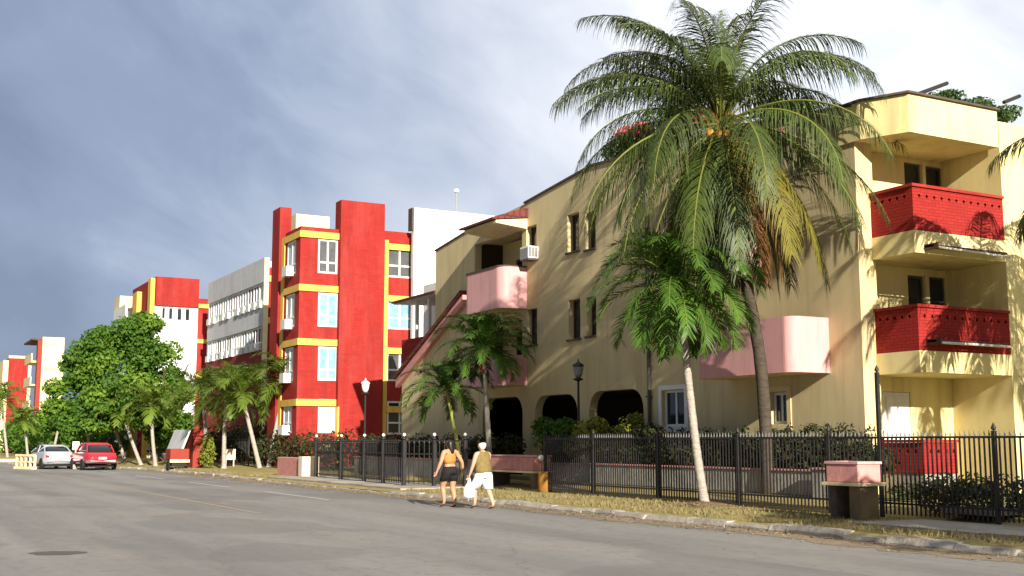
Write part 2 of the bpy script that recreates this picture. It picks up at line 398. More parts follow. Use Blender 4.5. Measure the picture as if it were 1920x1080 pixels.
# road surface as its own material: asphalt with worn wheel tracks along the street
def road_mat():
    m = bpy.data.materials.new('asphalt'); m.use_nodes = True; t = m.node_tree; b = t.nodes['Principled BSDF']; L = t.links.new
    tc = t.nodes.new('ShaderNodeTexCoord')
    def nz(scale, st_, det=5, r=.6):
        mp = t.nodes.new('ShaderNodeMapping'); mp.inputs['Scale'].default_value = st_; L(tc.outputs['Object'], mp.inputs[0])
        n = t.nodes.new('ShaderNodeTexNoise'); n.inputs['Scale'].default_value = scale; n.inputs['Detail'].default_value = det; n.inputs['Roughness'].default_value = r
        L(mp.outputs[0], n.inputs['Vector']); return n.outputs['Fac']
    def mr(f, lo, hi, a=0, b_=1):
        r = t.nodes.new('ShaderNodeMapRange'); L(f, r.inputs[0]); r.inputs[1].default_value=lo; r.inputs[2].default_value=hi; r.inputs[3].default_value=a; r.inputs[4].default_value=b_; return r.outputs[0]
    def mx(f, a, c):
        x = t.nodes.new('ShaderNodeMixRGB'); L(f, x.inputs[0])
        for i, v in ((1,a),(2,c)):
            if isinstance(v, tuple): x.inputs[i].default_value = (*v, 1)
            else: L(v, x.inputs[i])
        return x.outputs[0]
    c = mx(mr(nz(1.0, (.55,.035,1), 4, .55), .38, .62), (.195,.186,.175), (.285,.27,.252))   # long bands along the road
    c = mx(mr(nz(.5, (1,.35,1), 5), .48, .72, 0, .75), c, (.32,.285,.245))                       # dusty patches
    c = mx(mr(nz(6, (1,.5,1), 5), .5, .75, 0, .5), c, (.15,.138,.128))
    c = mx(mr(nz(70, (1,1,1), 3, .7), .42, .68, 0, .55), c, (.085,.08,.075))                       # aggregate
    c = mx(mr(nz(45, (1,1,1), 3, .7), .60, .72, 0, .5), c, (.36,.32,.27))
    # fine wandering cracks
    mp = t.nodes.new('ShaderNodeMapping'); mp.inputs['Scale'].default_value = (.42,.20,1); nd = t.nodes.new('ShaderNodeTexNoise'); nd.inputs['Scale'].default_value = 1.3; nd.inputs['Detail'].default_value = 6
    L(tc.outputs['Object'], nd.inputs['Vector']); va = t.nodes.new('ShaderNodeVectorMath'); va.operation = 'ADD'; L(tc.outputs['Object'], va.inputs[0]); L(nd.outputs['Color'], va.inputs[1]); L(va.outputs[0], mp.inputs[0])
    vo = t.nodes.new('ShaderNodeTexVoronoi'); vo.feature = 'DISTANCE_TO_EDGE'; vo.inputs['Scale'].default_value = 1; L(mp.outputs[0], vo.inputs['Vector'])
    c = mx(mr(vo.outputs['Distance'], .0, .012, .28, 0), c, (.07,.066,.062))
    c = mx(mr(nz(.23, (1,.6,1), 2, .4), .56, .575, 0, .35), c, (.135,.128,.12))     # old patching
    L(c, b.inputs['Base Color']); b.inputs['Roughness'].default_value = .92; b.inputs['Specular IOR Level'].default_value = .2
    bp = t.nodes.new('ShaderNodeBump'); bp.inputs['Strength'].default_value = .55; bp.inputs['Distance'].default_value = .02
    L(nz(38, (1,1,1), 5, .75), bp.inputs['Height']); L(bp.outputs[0], b.inputs['Normal'])
    MATS['asphalt'] = m
road_mat()
ys = [p[1] for p in KP]
rd = MB(); rd.add([(-11 if y < 90 else kx(y)-25, y, 0) for y in ys]+[(kx(y)+.05, y, 0) for y in ys],
    [(i, len(ys)+i, len(ys)+i+1, i+1) for i in range(len(ys)-1)])
st(rd.build('road', 'asphalt'))
# raised land on the right: verge, from the kerb to the fence and beyond
random.seed(3)
vg = MB(); Yv = [-30+i*1.0 for i in range(231)]
rows = []
for y in Yv:
    k = kx(y)
    rows.append([(k+.12, y, .055), (k+.26, y, .118+.012*sin(y*1.7)), (k+1.2, y, .14+.02*sin(y*.9+1)), (k+2.2, y, .15+.02*sin(y*1.3)), (k+3.2, y, .15), (k+4.6, y, .36), (k+14, y, .38), (k+90, y, .38)])
vg.add([p for r in rows for p in r], [(i*8+j, i*8+j+1, (i+1)*8+j+1, (i+1)*8+j) for i in range(len(rows)-1) for j in range(7)])
st(vg.build('verge', 'verge', smooth=True))
# lawn inside the fence
st(MB().add([(18.9,10,.385),(60,10,.389),(60,70,.389),(18.9,70,.385)], [(0,1,2,3)]).build('lawn', 'lawn'))
# broken kerb stones
kb = MB(); random.seed(11)
y = -5
while y < 150:
    ln = random.uniform(.45, 1.5); k0, k1 = kx(y), kx(y+ln)
    if 33.5 < y < 47.5: h = .05
    else: h = .125+random.uniform(-.05, .025)
    dx = random.uniform(-.05, .03); c = random.uniform(.03,.10); e = random.uniform(0,.03)
    def ring(yy, k, s): return [(k+dx, yy, -.04), (k+dx, yy, h-c-s), (k+dx+c*.8, yy, h-s), (k+dx+.27, yy, h-s*.6), (k+dx+.29, yy, -.04)]
    kb.loft([ring(y+.01, k0, e), ring(y+ln*.2, k0*.8+k1*.2, random.uniform(-.01,.02)), ring(y+ln*.5, (k0+k1)/2, 0), ring(y+ln*.8, k0*.2+k1*.8, random.uniform(-.01,.03)), ring(y+ln-.012, k1, e*.6)])
    y += ln
st(kb.build('kerb', 'kerb', recalc=True))
# concrete pavement: driveway crossing and the slab run on the near right
pv = MB()
def slab_run(x0, x1, y0, y1, z, n, m_):
    for i in range(n):
        a = y0+(y1-y0)*i/n; b = y0+(y1-y0)*(i+1)/n
        for j in range(m_):
            c = x0+(x1-x0)*j/m_; d = x0+(x1-x0)*(j+1)/m_; q = random.uniform(-.006,.006)
            pv.box(c+.008, a+.008, z-.1, d-.008, b-.008, z+q)
slab_run(14.48, 17.0, 33.6, 47.4, .178, 9, 2)
slab_run(15.4, 17.2, 6, 15.6, .185, 7, 1)
slab_run(17.4, 20.2, 14.2, 15.4, .40, 2, 3)
st(pv.build('pavement', 'concrete'))
gd = MB(); random.seed(17); g_ = []
for i in range(170):
    y_ = 8+i*.4; w_ = .35+.45*abs(sin(y_*.37))*random.uniform(.5,1.2)+.2*random.random(); g_.append(((kx(y_)-w_, y_, .004), (kx(y_)+.02, y_, .006+.02*random.random())))
gd.add([p for q in g_ for p in q], [(2*i,2*i+1,2*i+3,2*i+2) for i in range(len(g_)-1)]); st(gd.build('gutter_dirt', 'gutter_dirt'))
# road markings
mk = MB()
for a, b in ((17.5,23.0),(31.2,37.2),(41.5,47.5),(52,58),(62,67)):
    if a < 30: continue
    mk.add([(11.25,a,.005),(11.40,a,.005),(11.40,b,.005),(11.25,b,.005)], [(0,1,2,3)])
st(mk.build('lane_marking', 'line_white'))
yl = MB(); yl.add([(7.75,26,.005),(7.9,26,.005),(7.9,75,.005),(7.75,75,.005)], [(0,1,2,3)])
st(yl.build('centre_line', 'line_yellow'))
# irregular dark patch on the road
random.seed(5); c = onZ(108,1037)
ps = [(c.x+.0+ .42*cos(a)*RIGHT.x+ .30*sin(a)*FWD.x*(1+.3*random.uniform(-1,1)), c.y+.42*cos(a)*RIGHT.y+.30*sin(a)*FWD.y*(1+.3*random.uniform(-1,1)), .004) for a in [k/22*2*pi for k in range(22)]]
st(MB().add(ps, [tuple(range(22))]).build('dark_patch', 'road_patch'))

# ============================================================ BEIGE APARTMENT BUILDING
XF = 20.4
def facade_rect(x0, y0, x1, y1, X=XF):
    cy = (y0+y1)/2; cx = (x0+x1)/2
    a = onX(x1, cy, X)[0]; b = onX(x0, cy, X)[0]
    return (a, b, onX(cx, y1, X)[1], onX(cx, y0, X)[1])
B = thing('apartment_building', 'long beige three-storey apartment block with arches, pink curved balconies and red brick corner balconies', 'building', (22,20.2,0))
wins = {k: facade_rect(*v) for k, v in dict(
  u0=(987,423,1006,463), u1=(1064,400,1086,471), u2=(1098,397,1117,466), l0=(988,579,1007,646), l1=(1066,561,1088,635), l2=(1100,556,1118,629),
  g1=(1242,731,1284,800), g2=(1446,735,1476,795)).items()}
arcs = [facade_rect(905,745,980,860), facade_rect(1003,740,1083,860), facade_rect(1105,731,1207,860)]
outline = [(20.1,0),(47.3,0),(47.3,4.45),(43.9,6.0),(43.9,9.5),(40.6,9.9),(36.3,10.15),(31.75,10.6),(24,10.1),(20.1,9.62)]
holes = [rect(*w) for w in wins.values()]
for a0,a1,_,b1 in arcs: holes.append(arch_hole(a0, a1, .42, b1, .62))
LOG = [(36.5,40.3,6.45,9.25), (36.5,40.3,3.65,5.95)]
for l in LOG: holes.append(rect(*l))
fm = wall(MB(), 'X', XF, .30, outline, holes)
fac = fm.build('facade_wall', 'beige', B, recalc=True)
# windows in the facade: deep reveals, dark shutters
for k in ('u0','u1','u2','l0','l1','l2'):
    w = wins[k]; window(B, 'X', XF+.20, w[0]+.004, w[1]-.004, w[2]+.004, w[3]-.004, 'shutter_dark', 'glass', 0, .0, .05)
for k in ('u0','u1','u2','l0','l1','l2'):
    w = wins[k]; box('sill', 'dark_roof', B, XF-.07, w[0]-.06, w[2]-.075, XF-.003, w[1]+.06, w[2]-.01)
for k in ('g1','g2'):
    w = wins[k]; window(B, 'X', XF+.10, w[0]+.004, w[1]-.004, w[2]+.004, w[3]-.004, 'white_paint', 'glass', 1, .0, .07)
    fr = MB()
    fr.box(XF-.03, w[0]-.16, w[2]-.16, XF-.003, w[0]-.01, w[3]+.14); fr.box(XF-.03, w[1]+.01, w[2]-.16, XF-.003, w[1]+.16, w[3]+.14)
    fr.box(XF-.03, w[0]-.01, w[3]+.01, XF-.003, w[1]+.01, w[3]+.14); fr.box(XF-.03, w[0]-.01, w[2]-.16, XF-.003, w[1]+.01, w[2]-.01)
    fr.build('window_surround', 'white_paint' if k == 'g1' else 'beige_trim', B)
# body behind: floors, end walls, roof, arcade back wall coloured dark for its shade
body = MB()
body.box(XF+.31, 20.95, 3.25, 34, 46.9, 3.55)      # first floor slab
body.box(XF+.31, 20.95, 6.05, 34, 43.6, 6.35)
body.prismX([(21,9.25),(21,9.55),(31.75,10.4),(43.6,9.3),(43.6,9.05),(31.75,10.1)], XF+.31, 34)
body.box(33.7, 21, .3, 34, 43.5, 9.1)
body.box(XF+.31, 43.6, 6.4, 33.7, 43.88, 9.0)
body.box(XF+.31, 46.9, .3, 33.7, 47.2, 3.24)
body.build('floor_slab', 'beige', B)
af = MB(); af.box(XF+.32, 26.6, 3.18, 25.2, 46.8, 3.245); af.box(XF+.32, 26.6, .30, 25.2, 46.8, .40); af.build('arcade_ceiling', 'interior_shade', B)
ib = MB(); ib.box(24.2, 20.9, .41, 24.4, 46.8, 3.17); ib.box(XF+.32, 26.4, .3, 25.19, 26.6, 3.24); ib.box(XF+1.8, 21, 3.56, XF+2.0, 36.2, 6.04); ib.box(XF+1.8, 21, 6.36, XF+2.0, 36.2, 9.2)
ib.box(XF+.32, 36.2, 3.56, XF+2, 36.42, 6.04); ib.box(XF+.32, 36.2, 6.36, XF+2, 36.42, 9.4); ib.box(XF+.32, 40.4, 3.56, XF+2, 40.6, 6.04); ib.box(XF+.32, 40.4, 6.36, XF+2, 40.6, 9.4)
ib.build('inner_wall', 'interior_shade', B)
# loggia back walls with dark doors
for i, (a,b,z0,z1) in enumerate(LOG):
    d = (37.3, 39.3, z0+.02, z0+2.15)
    wall(MB(), 'X', XF+1.3, .15, rect(36.43, 40.39, z0-.09, z1+.1), [rect(*d)]).build('loggia_wall', 'beige', B, recalc=True)
    window(B, 'X', XF+1.33, d[0]+.01, d[1]-.01, d[2]+.01, d[3]-.01, 'shutter_dark', 'glass', 1, 0, .07, name='balcony_door')
# dark coping on the parapet top
cp = MB()
def coping_line(pts, x0, x1, h, mb):
    for (a, za), (b, zb) in zip(pts, pts[1:]): mb.prismX([(a,za+.004),(b,zb+.004),(b,zb+h),(a,za+h)], x0, x1)
coping_line([(20.1,9.62),(24,10.1),(31.75,10.6),(36.3,10.15)], XF-.06, XF+.36, .07, cp)
cp.build('coping', 'dark_roof', B)
cp = MB(); coping_line([(40.6,9.9),(43.95,9.5)], XF-.05, XF+.36, .06, cp); cp.build('coping', 'dark_roof', B)
dg = MB(); pts = [(41.0,7.35),(43.9,6.0),(47.6,4.3)]
coping_line(pts, XF-.30, XF+.4, .16, dg); dgo = dg.build('stair_coping', 'tile', B)
cw = MB()
cw.prismX([(40.95,7.33),(40.95,6.95),(47.55,3.95),(47.55,4.28)], XF-.20, XF-.004)
cw.build('coping_fascia', 'pink_old', B)
# pink curved balconies
def strip(path, th, z0, z1, mb):
    """vertical strip following path (x,y); th = thickness towards the right-hand normal"""
    n = len(path); inn = []
    for i, p in enumerate(path):
        a = Vector(path[max(i-1,0)]); b = Vector(path[min(i+1,n-1)]); d = (b-a).normalized(); nn = Vector((d.y, -d.x))
        inn.append((p[0]+nn.x*th, p[1]+nn.y*th))
    vs = [(x,y,z0) for x,y in path]+[(x,y,z0) for x,y in inn]+[(x,y,z1) for x,y in path]+[(x,y,z1) for x,y in inn]
    fs = []
    for i in range(n-1):
        fs += [(i,i+1,2*n+i+1,2*n+i), (n+i,3*n+i,3*n+i+1,n+i+1), (2*n+i,2*n+i+1,3*n+i+1,3*n+i), (i,n+i,n+i+1,i+1)]
    fs += [(0,2*n,3*n,n), (n-1,2*n-1,4*n-1,3*n-1)]
    mb.add(vs, fs); return mb
def pink_balcony(x1, y0, y1, z0, z1, r=.45, slab_m='beige_trim', cap=False):
    x0 = XF-.004
    path = [(x0,y0)]; K = 8
    path += [(x1+r-r*sin(pi/2*k/K), y0+r-r*cos(pi/2*k/K)) for k in range(K+1)]
    path += [(x1+r-r*cos(pi/2*k/K), y1-r+r*sin(pi/2*k/K)) for k in range(K+1)]+[(x0,y1)]
    o = strip(path, .13, z0, z1, MB()).build('balcony_parapet', 'pink', B, recalc=True)
    ins = [(min(x+.05,x0), y0+.05+(y-y0)*(y1-y0-.1)/(y1-y0)) for x, y in path]
    MB().prism(ins, z0+.003, z0+.16).build('balcony_floor', slab_m, o)
    if cap:
        strip([(x-.03 if x<x0-.1 else x, y) for x,y in path], .19, z1+.003, z1+.05, MB()).build('parapet_cap', 'dark_roof', o, recalc=True)
yb = onX(1555,640,XF)[0]; xb = onY(1484,640,yb)[0]; yb1 = onX(1302,690,xb)[0]
pink_balcony(xb, yb, yb1, onX(1484,697,xb)[1]-.0, onX(1484,591,xb)[1], .30)
pink_balcony(xb+.05, yb+2.3, yb1-.1, 6.15, 7.45, .3)
ya = onX(988,540,XF)[0]; xa = onY(940,540,ya)[0]; ya1 = onX(868,540,xa)[0]
pink_balcony(xa, ya, ya1, onX(940,576,xa)[1], onX(940,498,xa)[1], .4, cap=True)
pink_balcony(xa, ya, ya1, onX(940,722,xa)[1], onX(940,664,xa)[1], .4)
# canopy roof over the top pink balcony
ya1b = onX(868,440,xa-.3)[0]
can = MB(); can.prismY([(XF-.01,9.60),(xa-.25,9.42),(xa-.25,9.32),(XF-.01,9.20)], ya-.05, ya1b)
co = can.build('canopy', 'cream_paint', B)
ct = MB(); ct.prismY([(XF-.005,9.99),(xa-.42,9.50),(xa-.42,9.425),(XF-.005,9.605)], ya-.12, ya1b+.1)
ct.build('canopy_tiles', 'tile', co)
# window air conditioner by the loggia
w = wins['u0']; ym, zm = onX(1000,476,XF)
acm = box('air_conditioner', 'ac_white', B, XF-.42, ym-.38, zm-.22, XF-.004, ym+.24, zm+.22, bevel=.02)
g = MB(); [g.box(XF-.40+.06*i, ym-.386, zm-.17, XF-.365+.06*i, ym-.381, zm+.17) for i in range(6)]; g.build('grille', 'dark_void', acm)
g = MB(); [g.box(XF-.426, ym-.34, zm-.18+.05*i, XF-.421, ym+.20, zm-.15+.05*i) for i in range(7)]; g.build('grille', 'metal_grey', acm)
box('bracket', 'pipe_dark', acm, XF-.42, ym-.34, zm-.27, XF-.004, ym+.2, zm-.225)
# drain pipe
yp = onX(1220,700,XF)[0]
dp = MB(); dp.tube([(XF-.07,yp,.3),(XF-.07,yp,10.0)], .055, 8)
for z in (1.2,2.9,4.6,6.3,8.0): dp.box(XF-.14,yp-.08,z,XF-.003,yp+.08,z+.05)
dp.build('drain_pipe', 'pipe_dark', B)
# small rear balcony on the left end, with white posts
lb = MB(); lb.box(20.75, 44.1, 4.85, 22.6, 48.2, 5.05)
lbo = lb.build('side_balcony', 'white_paint', B)
r_ = MB(); r_.box(20.75,44.1,5.055,20.87,48.2,6.1); r_.box(20.88,44.1,5.055,22.5,44.22,6.1); r_.box(20.88,48.08,5.055,22.5,48.2,6.1); r_.build('parapet', 'red_brick', lbo)
for yy in (44.25, 45.4, 46.7): box('post', 'white_paint', lbo, 20.78, yy, 6.105, 20.92, yy+.14, 7.7)
cq = MB(); cq.prismY([(20.35,7.75),(20.35,7.85),(22.9,8.25),(22.9,8.0)], 43.95, 48.5); cq.build('canopy', 'tile', lbo)
cq = MB(); cq.prismY([(20.42,7.71),(20.42,7.745),(22.9,7.99),(22.9,7.8)], 43.98, 48.4); cq.build('soffit', 'grey_panel', lbo)
box('rear_wall', 'white_paint', B, 22.61, 43.9, .3, 22.9, 50, 8.9)

# --- corner tower with brick balconies
XC, YC = onY(1714,440,18.8)[0], 18.8
XR = onY(1881,400,18.8)[0]; YW = 20.1
zr0, zr1 = onY(1704,247,YC)[1], onY(1704,176,YC)[1]
XJ = 20.95
tw = MB()
tw.box(XF+.303, YW+.002, .2, XJ, YW+.499, zr0)           # jamb wall facing the sun
recess = []
def rr(x0,y0,x1,y1, Y=20.6):
    cy=(y0+y1)/2; cx=(x0+x1)/2; return [onY(x0,cy,Y)[0], onY(x1,cy,Y)[0], onY(cx,y1,Y)[1], onY(cx,y0,Y)[1]]
dU1 = rr(1696,306,1728,360); dU2 = rr(1735,313,1767,360); dL1 = rr(1703,517,1734,580); dL2 = rr(1742,520,1774,580)
for d in (dU1,dU2): d[2] = 6.55
for d in (dL1,dL2): d[2] = 3.75
dG = rr(1656,735,1708,815); dG[2] = .5
bk = wall(MB(), 'Y', 20.6, .2, [(XJ+.0,.2),(XR+.3,.2),(XR+.3,zr0+.2),(XJ,zr0+.2)], [rect(*d) for d in (dU1,dU2,dL1,dL2,dG)])
tw.v; bk.build('loggia_wall', 'tower_yellow', B, recalc=True)
tw.build('corner_pier', 'tower_yellow', B)
for d in (dU1,dU2,dL1,dL2): window(B, 'Y', 20.66, d[0]+.005, d[1]-.005, d[2], d[3]-.005, 'pipe_dark', 'glass', 0, 0, .05, name='balcony_door')
for (d1,d2) in ((dU1,dU2),(dL1,dL2)): box('door_mullion', 'cream_paint', B, d1[1]+.01, 20.57, d1[2], d2[0]-.01, 20.597, d1[3]+.05)
door = box('door', 'white_paint', B, dG[0]+.01, 20.62, dG[2], dG[1]-.01, 20.67, dG[3]-.01)
box('door_panel', 'white_paint', door, dG[0]+.12, 20.60, dG[2]+1.05, dG[1]-.12, 20.617, dG[3]-.12)
box('handle', 'metal_grey', door, dG[0]+.1, 20.57, dG[2]+.95, dG[0]+.16, 20.617, dG[2]+1.06)
# right wing: wall facing the street (X = XR) and the sunlit end
rw = MB(); rw.box(XR, YC+.0, .2, XR+.28, 20.6-.004, zr1-.25); rw.box(XR+.285, YC, .2, 36, YC+.28, zr1-.25); rw.box(XR+.285, YC+.285, zr1-.6, 36, 26, zr1-.3)
rw.build('wing_wall', 'tower_yellow', B)
box('meter_box', 'sign_blue', B, onX(1905,725,XR)[0] if False else XR+.45, YC-.14, 2.85, XR+.75, YC-.004, 3.2)
# roof slab with deep fascia
rf = MB(); 
XT = onY(1703,210,YC)[0]
rf.prism([(XT,YC-.02),(XR-.06,YC-.02),(XR-.06,20.59),(XF-.05,20.59),(XF-.05,YW-.25)], zr0, zr1)
rfo = rf.build('roof_fascia', 'tower_yellow', B)
rc = MB(); rc.prism([(XT-.06,YC-.09),(XR-.03,YC-.09),(XR-.03,20.6),(XF-.12,20.6),(XF-.12,YW-.28)], zr1+.004, zr1+.055); rc.build('roof_edge', 'dark_roof', rfo)
def brick_balcony(zb, zt, zs, x_end=None):
    x_end = x_end or XR-.004
    th = .14
    # front, pierced with small diamonds below the rail
    hs = []; n = 12
    for i in range(n):
        cx = XC+.22+(XR-XC-.35)*i/(n-1); cz = zt-.20
        if cx+.08 < x_end: hs.append([(cx,cz-.055),(cx+.05,cz),(cx,cz+.055),(cx-.05,cz)])
    fp = wall(MB(), 'Y', YC, th, rect(XC, x_end, zb, zt), hs).build('balcony_parapet', 'red_brick', B, recalc=True)
    hs = []
    for i in range(5):
        cy = YC+.25+(YW-YC-.4)*i/4; cz = zt-.20; hs.append([(cy,cz-.055),(cy+.06,cz),(cy,cz+.055),(cy-.06,cz)])
    wall(MB(), 'X', XC, th, rect(YC+th+.002, YW, zb, zt), hs).build('side_parapet', 'red_brick', fp, recalc=True)
    cpm = MB(); cpm.box(XC-.05, YC-.05, zt+.003, x_end, YC+th+.04, zt+.07); cpm.box(XC-.05, YC+th+.043, zt+.003, XC+th+.04, YW, zt+.07)
    cpm.build('parapet_rail', 'red_paint', fp)
    if zs: 
        s_ = MB(); s_.prism([(XC-.015,YC-.015),(XR-.004,YC-.015),(XR-.004,20.59),(XJ+.01,20.59),(XJ+.01,YW-.004),(XC-.015,YW-.004)], zs, zb-.003); s_.build('balcony_slab', 'tower_yellow', B)
    return fp
z = lambda py: onY(1716,py,YC)[1]
brick_balcony(z(431), z(350), z(473))
brick_balcony(z(656), z(575), z(697))
brick_balcony(onY(1727,889,YC)[1], z(830), None, onY(1795,850,YC)[0])
st_base = box('porch_base', 'concrete', B, XC+.02, YC+.02, .2, onY(1795,850,YC)[0], YW, onY(1727,889,YC)[1]-.003)
# rolled awnings below the balcony slabs
def awning(x0px, x1px, py0, py1):
    a = onY(x0px, py0, YC-.35); b = onY(x1px, py1, YC-.35); m = MB()
    m.tube([(a[0],YC-.35,a[1]),(b[0],YC-.35,b[1])], .03, 8); o = m.build('awning_roll', 'pipe_pale', B)
    m = MB(); m.box(a[0]-.05, YC-.30, a[1]+.02, b[0], YC-.04, a[1]+.07); m.box(a[0]-.05, YC-.42, a[1]-.04, a[0]+.0, YC-.02, a[1]+.1); m.build('bracket', 'shutter_dark', o)
awning(1757,1893,463,482); awning(1762,1893,642,650)
# roof beams sticking out past the parapet
for i,(p0,p1) in enumerate((((1722,176),(1776,156)),((1882,192),(1912,180)))):
    a = onY(*p0, 19.6); b = onY(*p1, 19.6); MB().tube([(a[0],19.6,a[1]),((a[0]+b[0])/2,19.6,(a[1]+b[1])/2),(b[0],19.6,b[1])], .05, 6).build('roof_beam', 'metal_black', B)

# ============================================================ RED FOUR-STOREY BLOCK
R_ = thing('red_apartment_block', 'tall red four-storey block with yellow bands and a plain windowless tower', 'building', (22,57,0))
YR = 57.0
def ry(px, py, Y=YR): return onY(px, py, Y)
X0b = ry(560,600)[0]; X1b = ry(636,600)[0]; X2b = ry(719,600)[0]; X3b = ry(776,600)[0]
zt = ry(600,427)[1]
bands = [ry(600,p)[1] for p in (441,541,642,755,838)]
# left bay
wz = [(449,513),(549,613),(650,714),(748,812)]
wl = []
for t_, b_ in wz: wl.append((ry(597,t_)[0], ry(634,t_)[0], ry(615,b_)[1], ry(615,t_)[1]))
wall(MB(), 'Y', YR, .25, rect(X0b, X1b, .2, zt), [rect(*w) for w in wl]).build('bay_wall', 'red_paint', R_, recalc=True)
for i, w in enumerate(wl):
    window(R_, 'Y', YR+.03, w[0]+.01, w[1]-.01, w[2]+.01, w[3]-.01, 'white_paint', ('glass_grey','glass_sky_tint','glass_sky_tint','sign_white')[i], 1, .32, .09)
    if i == 3: pass
wr = []
for t_, b_ in [(458,521),(558,618),(655,715),(752,815)]: wr.append((ry(726,t_)[0], ry(774,t_)[0], ry(750,b_)[1], ry(750,t_)[1]))
zt2 = ry(750,435)[1]
wall(MB(), 'Y', YR, .25, rect(X2b, X3b, .2, zt2), [rect(*w) for w in wr]).build('bay_wall', 'red_paint', R_, recalc=True)
for i, w in enumerate(wr):
    window(R_, 'Y', YR+.03, w[0]+.01, w[1]-.01, w[2]+.01, w[3]-.01, 'white_paint', ('glass_grey','glass_sky_tint','glass_grey','glass')[i], 1, .35, .09)
for i, zb in enumerate(bands[:4]):
    m = MB(); m.box(X0b-.06, YR-.08, zb-.17, X1b-.004, YR-.004, zb+.17); m.box(X0b-.06, YR-.004, zb-.17, X0b-.004, YR+2.49, zb+.17); m.build('yellow_band', 'yellow_paint', R_)
    m = MB(); m.box(X2b+.225, YR-.08, zb-.45, X3b, YR-.004, zb-.12); m.build('yellow_band', 'yellow_paint', R_)
m = MB(); m.box(X2b+.004, YR-.06, .2, X2b+.22, YR-.0041, zt2-.5); m.build('yellow_pilaster', 'yellow_paint', R_)
m = MB(); m.box(X0b-.05, YR+2.5, .2, X0b+.3, YR+3.0, zt-.2); m.build('yellow_pilaster', 'yellow_paint', R_)
m = MB(); m.box(X1b-.12, YR-.35, .2, X1b-.03, YR-.0041, bands[3]-.2); m.build('yellow_pilaster', 'yellow_paint', R_)
m = MB(); m.box(ry(594,838)[0], YR-.10, bands[4]-.15, X1b-.12, YR-.004, bands[4]+.15); m.build('yellow_band', 'yellow_paint', R_)
# bay's street side with its windows
sw = []
for t_, b_ in wz[:4]:
    z0_, z1_ = ry(615,b_)[1], ry(615,t_)[1]; sw.append((YR+.7, YR+2.2, z0_, z1_))
wall(MB(), 'X', X0b, .2, rect(YR+.255, YR+2.49, .2, zt), [rect(*w) for w in sw]).build('bay_side_wall', 'red_paint', R_, recalc=True)
for w in sw: window(R_, 'X', X0b+.03, w[0]+.01, w[1]-.01, w[2]+.01, w[3]-.01, 'white_paint', 'curtain', 1, .3, .09)
for i in range(4):
    box('air_conditioner', 'ac_white', R_, X0b-.4, YR+1.0, sw[i][2]-.1, X0b-.012, YR+1.7, sw[i][2]+.4)
box('roof', 'dark_roof', R_, X0b+.2, YR+.26, zt-.5, X3b, YR+5.5, zt-.3)
# towers
tz = ry(676,378,YR-.3)[1]
box('stair_tower', 'red_paint', R_, ry(636,600,YR-.3)[0], YR-.3, .2, ry(719,600,YR-.3)[0], YR+.55, tz)
Yn = 59.6; xn0 = onY(532,430,Yn)[0]; xn1 = onY(551,430,Yn)[0]; zn = onY(540,386,Yn)[1]
xn0 = min(xn0, X0b-.0)
yn1 = onX(511,430,xn0-.08)[0]
box('narrow_tower', 'red_paint', R_, xn0-.08, Yn+.45, .2, xn1, yn1, zn)
cxa, cxb = onY(555,415,61)[0], onY(618,415,61)[0]
box('roof_tank', 'cream_paint', R_, cxa, 61, zt-.29, cxb, 63, onY(590,404,61)[1])

# ============================================================ WHITE BLOCK behind
WB = thing('white_apartment_block', 'plain white flat-topped block rising behind the beige building', 'building', (27,54,0))
YWb = 56.2; wx0 = onY(776,450,YWb)[0]; wx1 = onY(960,450,YWb)[0]; wzt = onY(776,389,YWb)[1]
w1 = (onY(783,470,YWb)[0], onY(801,470,YWb)[0], onY(790,488,YWb)[1], onY(790,464,YWb)[1])
hs = [rect(*w1)]
for dz in (2.85, 5.7): hs.append(rect(w1[0], w1[1], w1[2]-dz, w1[3]-dz))
wall(MB(), 'Y', YWb, .3, rect(wx0, wx1, .2, wzt), hs).build('front_wall', 'white_paint', WB, recalc=True)
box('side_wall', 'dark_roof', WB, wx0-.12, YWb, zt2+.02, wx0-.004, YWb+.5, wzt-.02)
for i,h in enumerate(hs): window(WB, 'Y', YWb+.08, h[0][0]+.01, h[1][0]-.01, h[0][1]+.01, h[2][1]-.01, 'white_paint', 'curtain', 0, .5, .08)
box('roof', 'grey_panel', WB, wx0+.3, YWb+.31, zt2-1.6, wx1, YWb+6, zt2-1.4)
a = onY(856,358,YWb+3); MB().tube([(a[0],YWb+3,wzt-.3),(a[0],YWb+3,a[1])], .03, 5).build('mast', 'metal_grey', WB)
MB().lathe([(.02,-.14),(.13,-.08),(.16,0),(.13,.08),(.02,.14)], (a[0],YWb+3,a[1]), 8).build('mast_lamp', 'globe', WB)

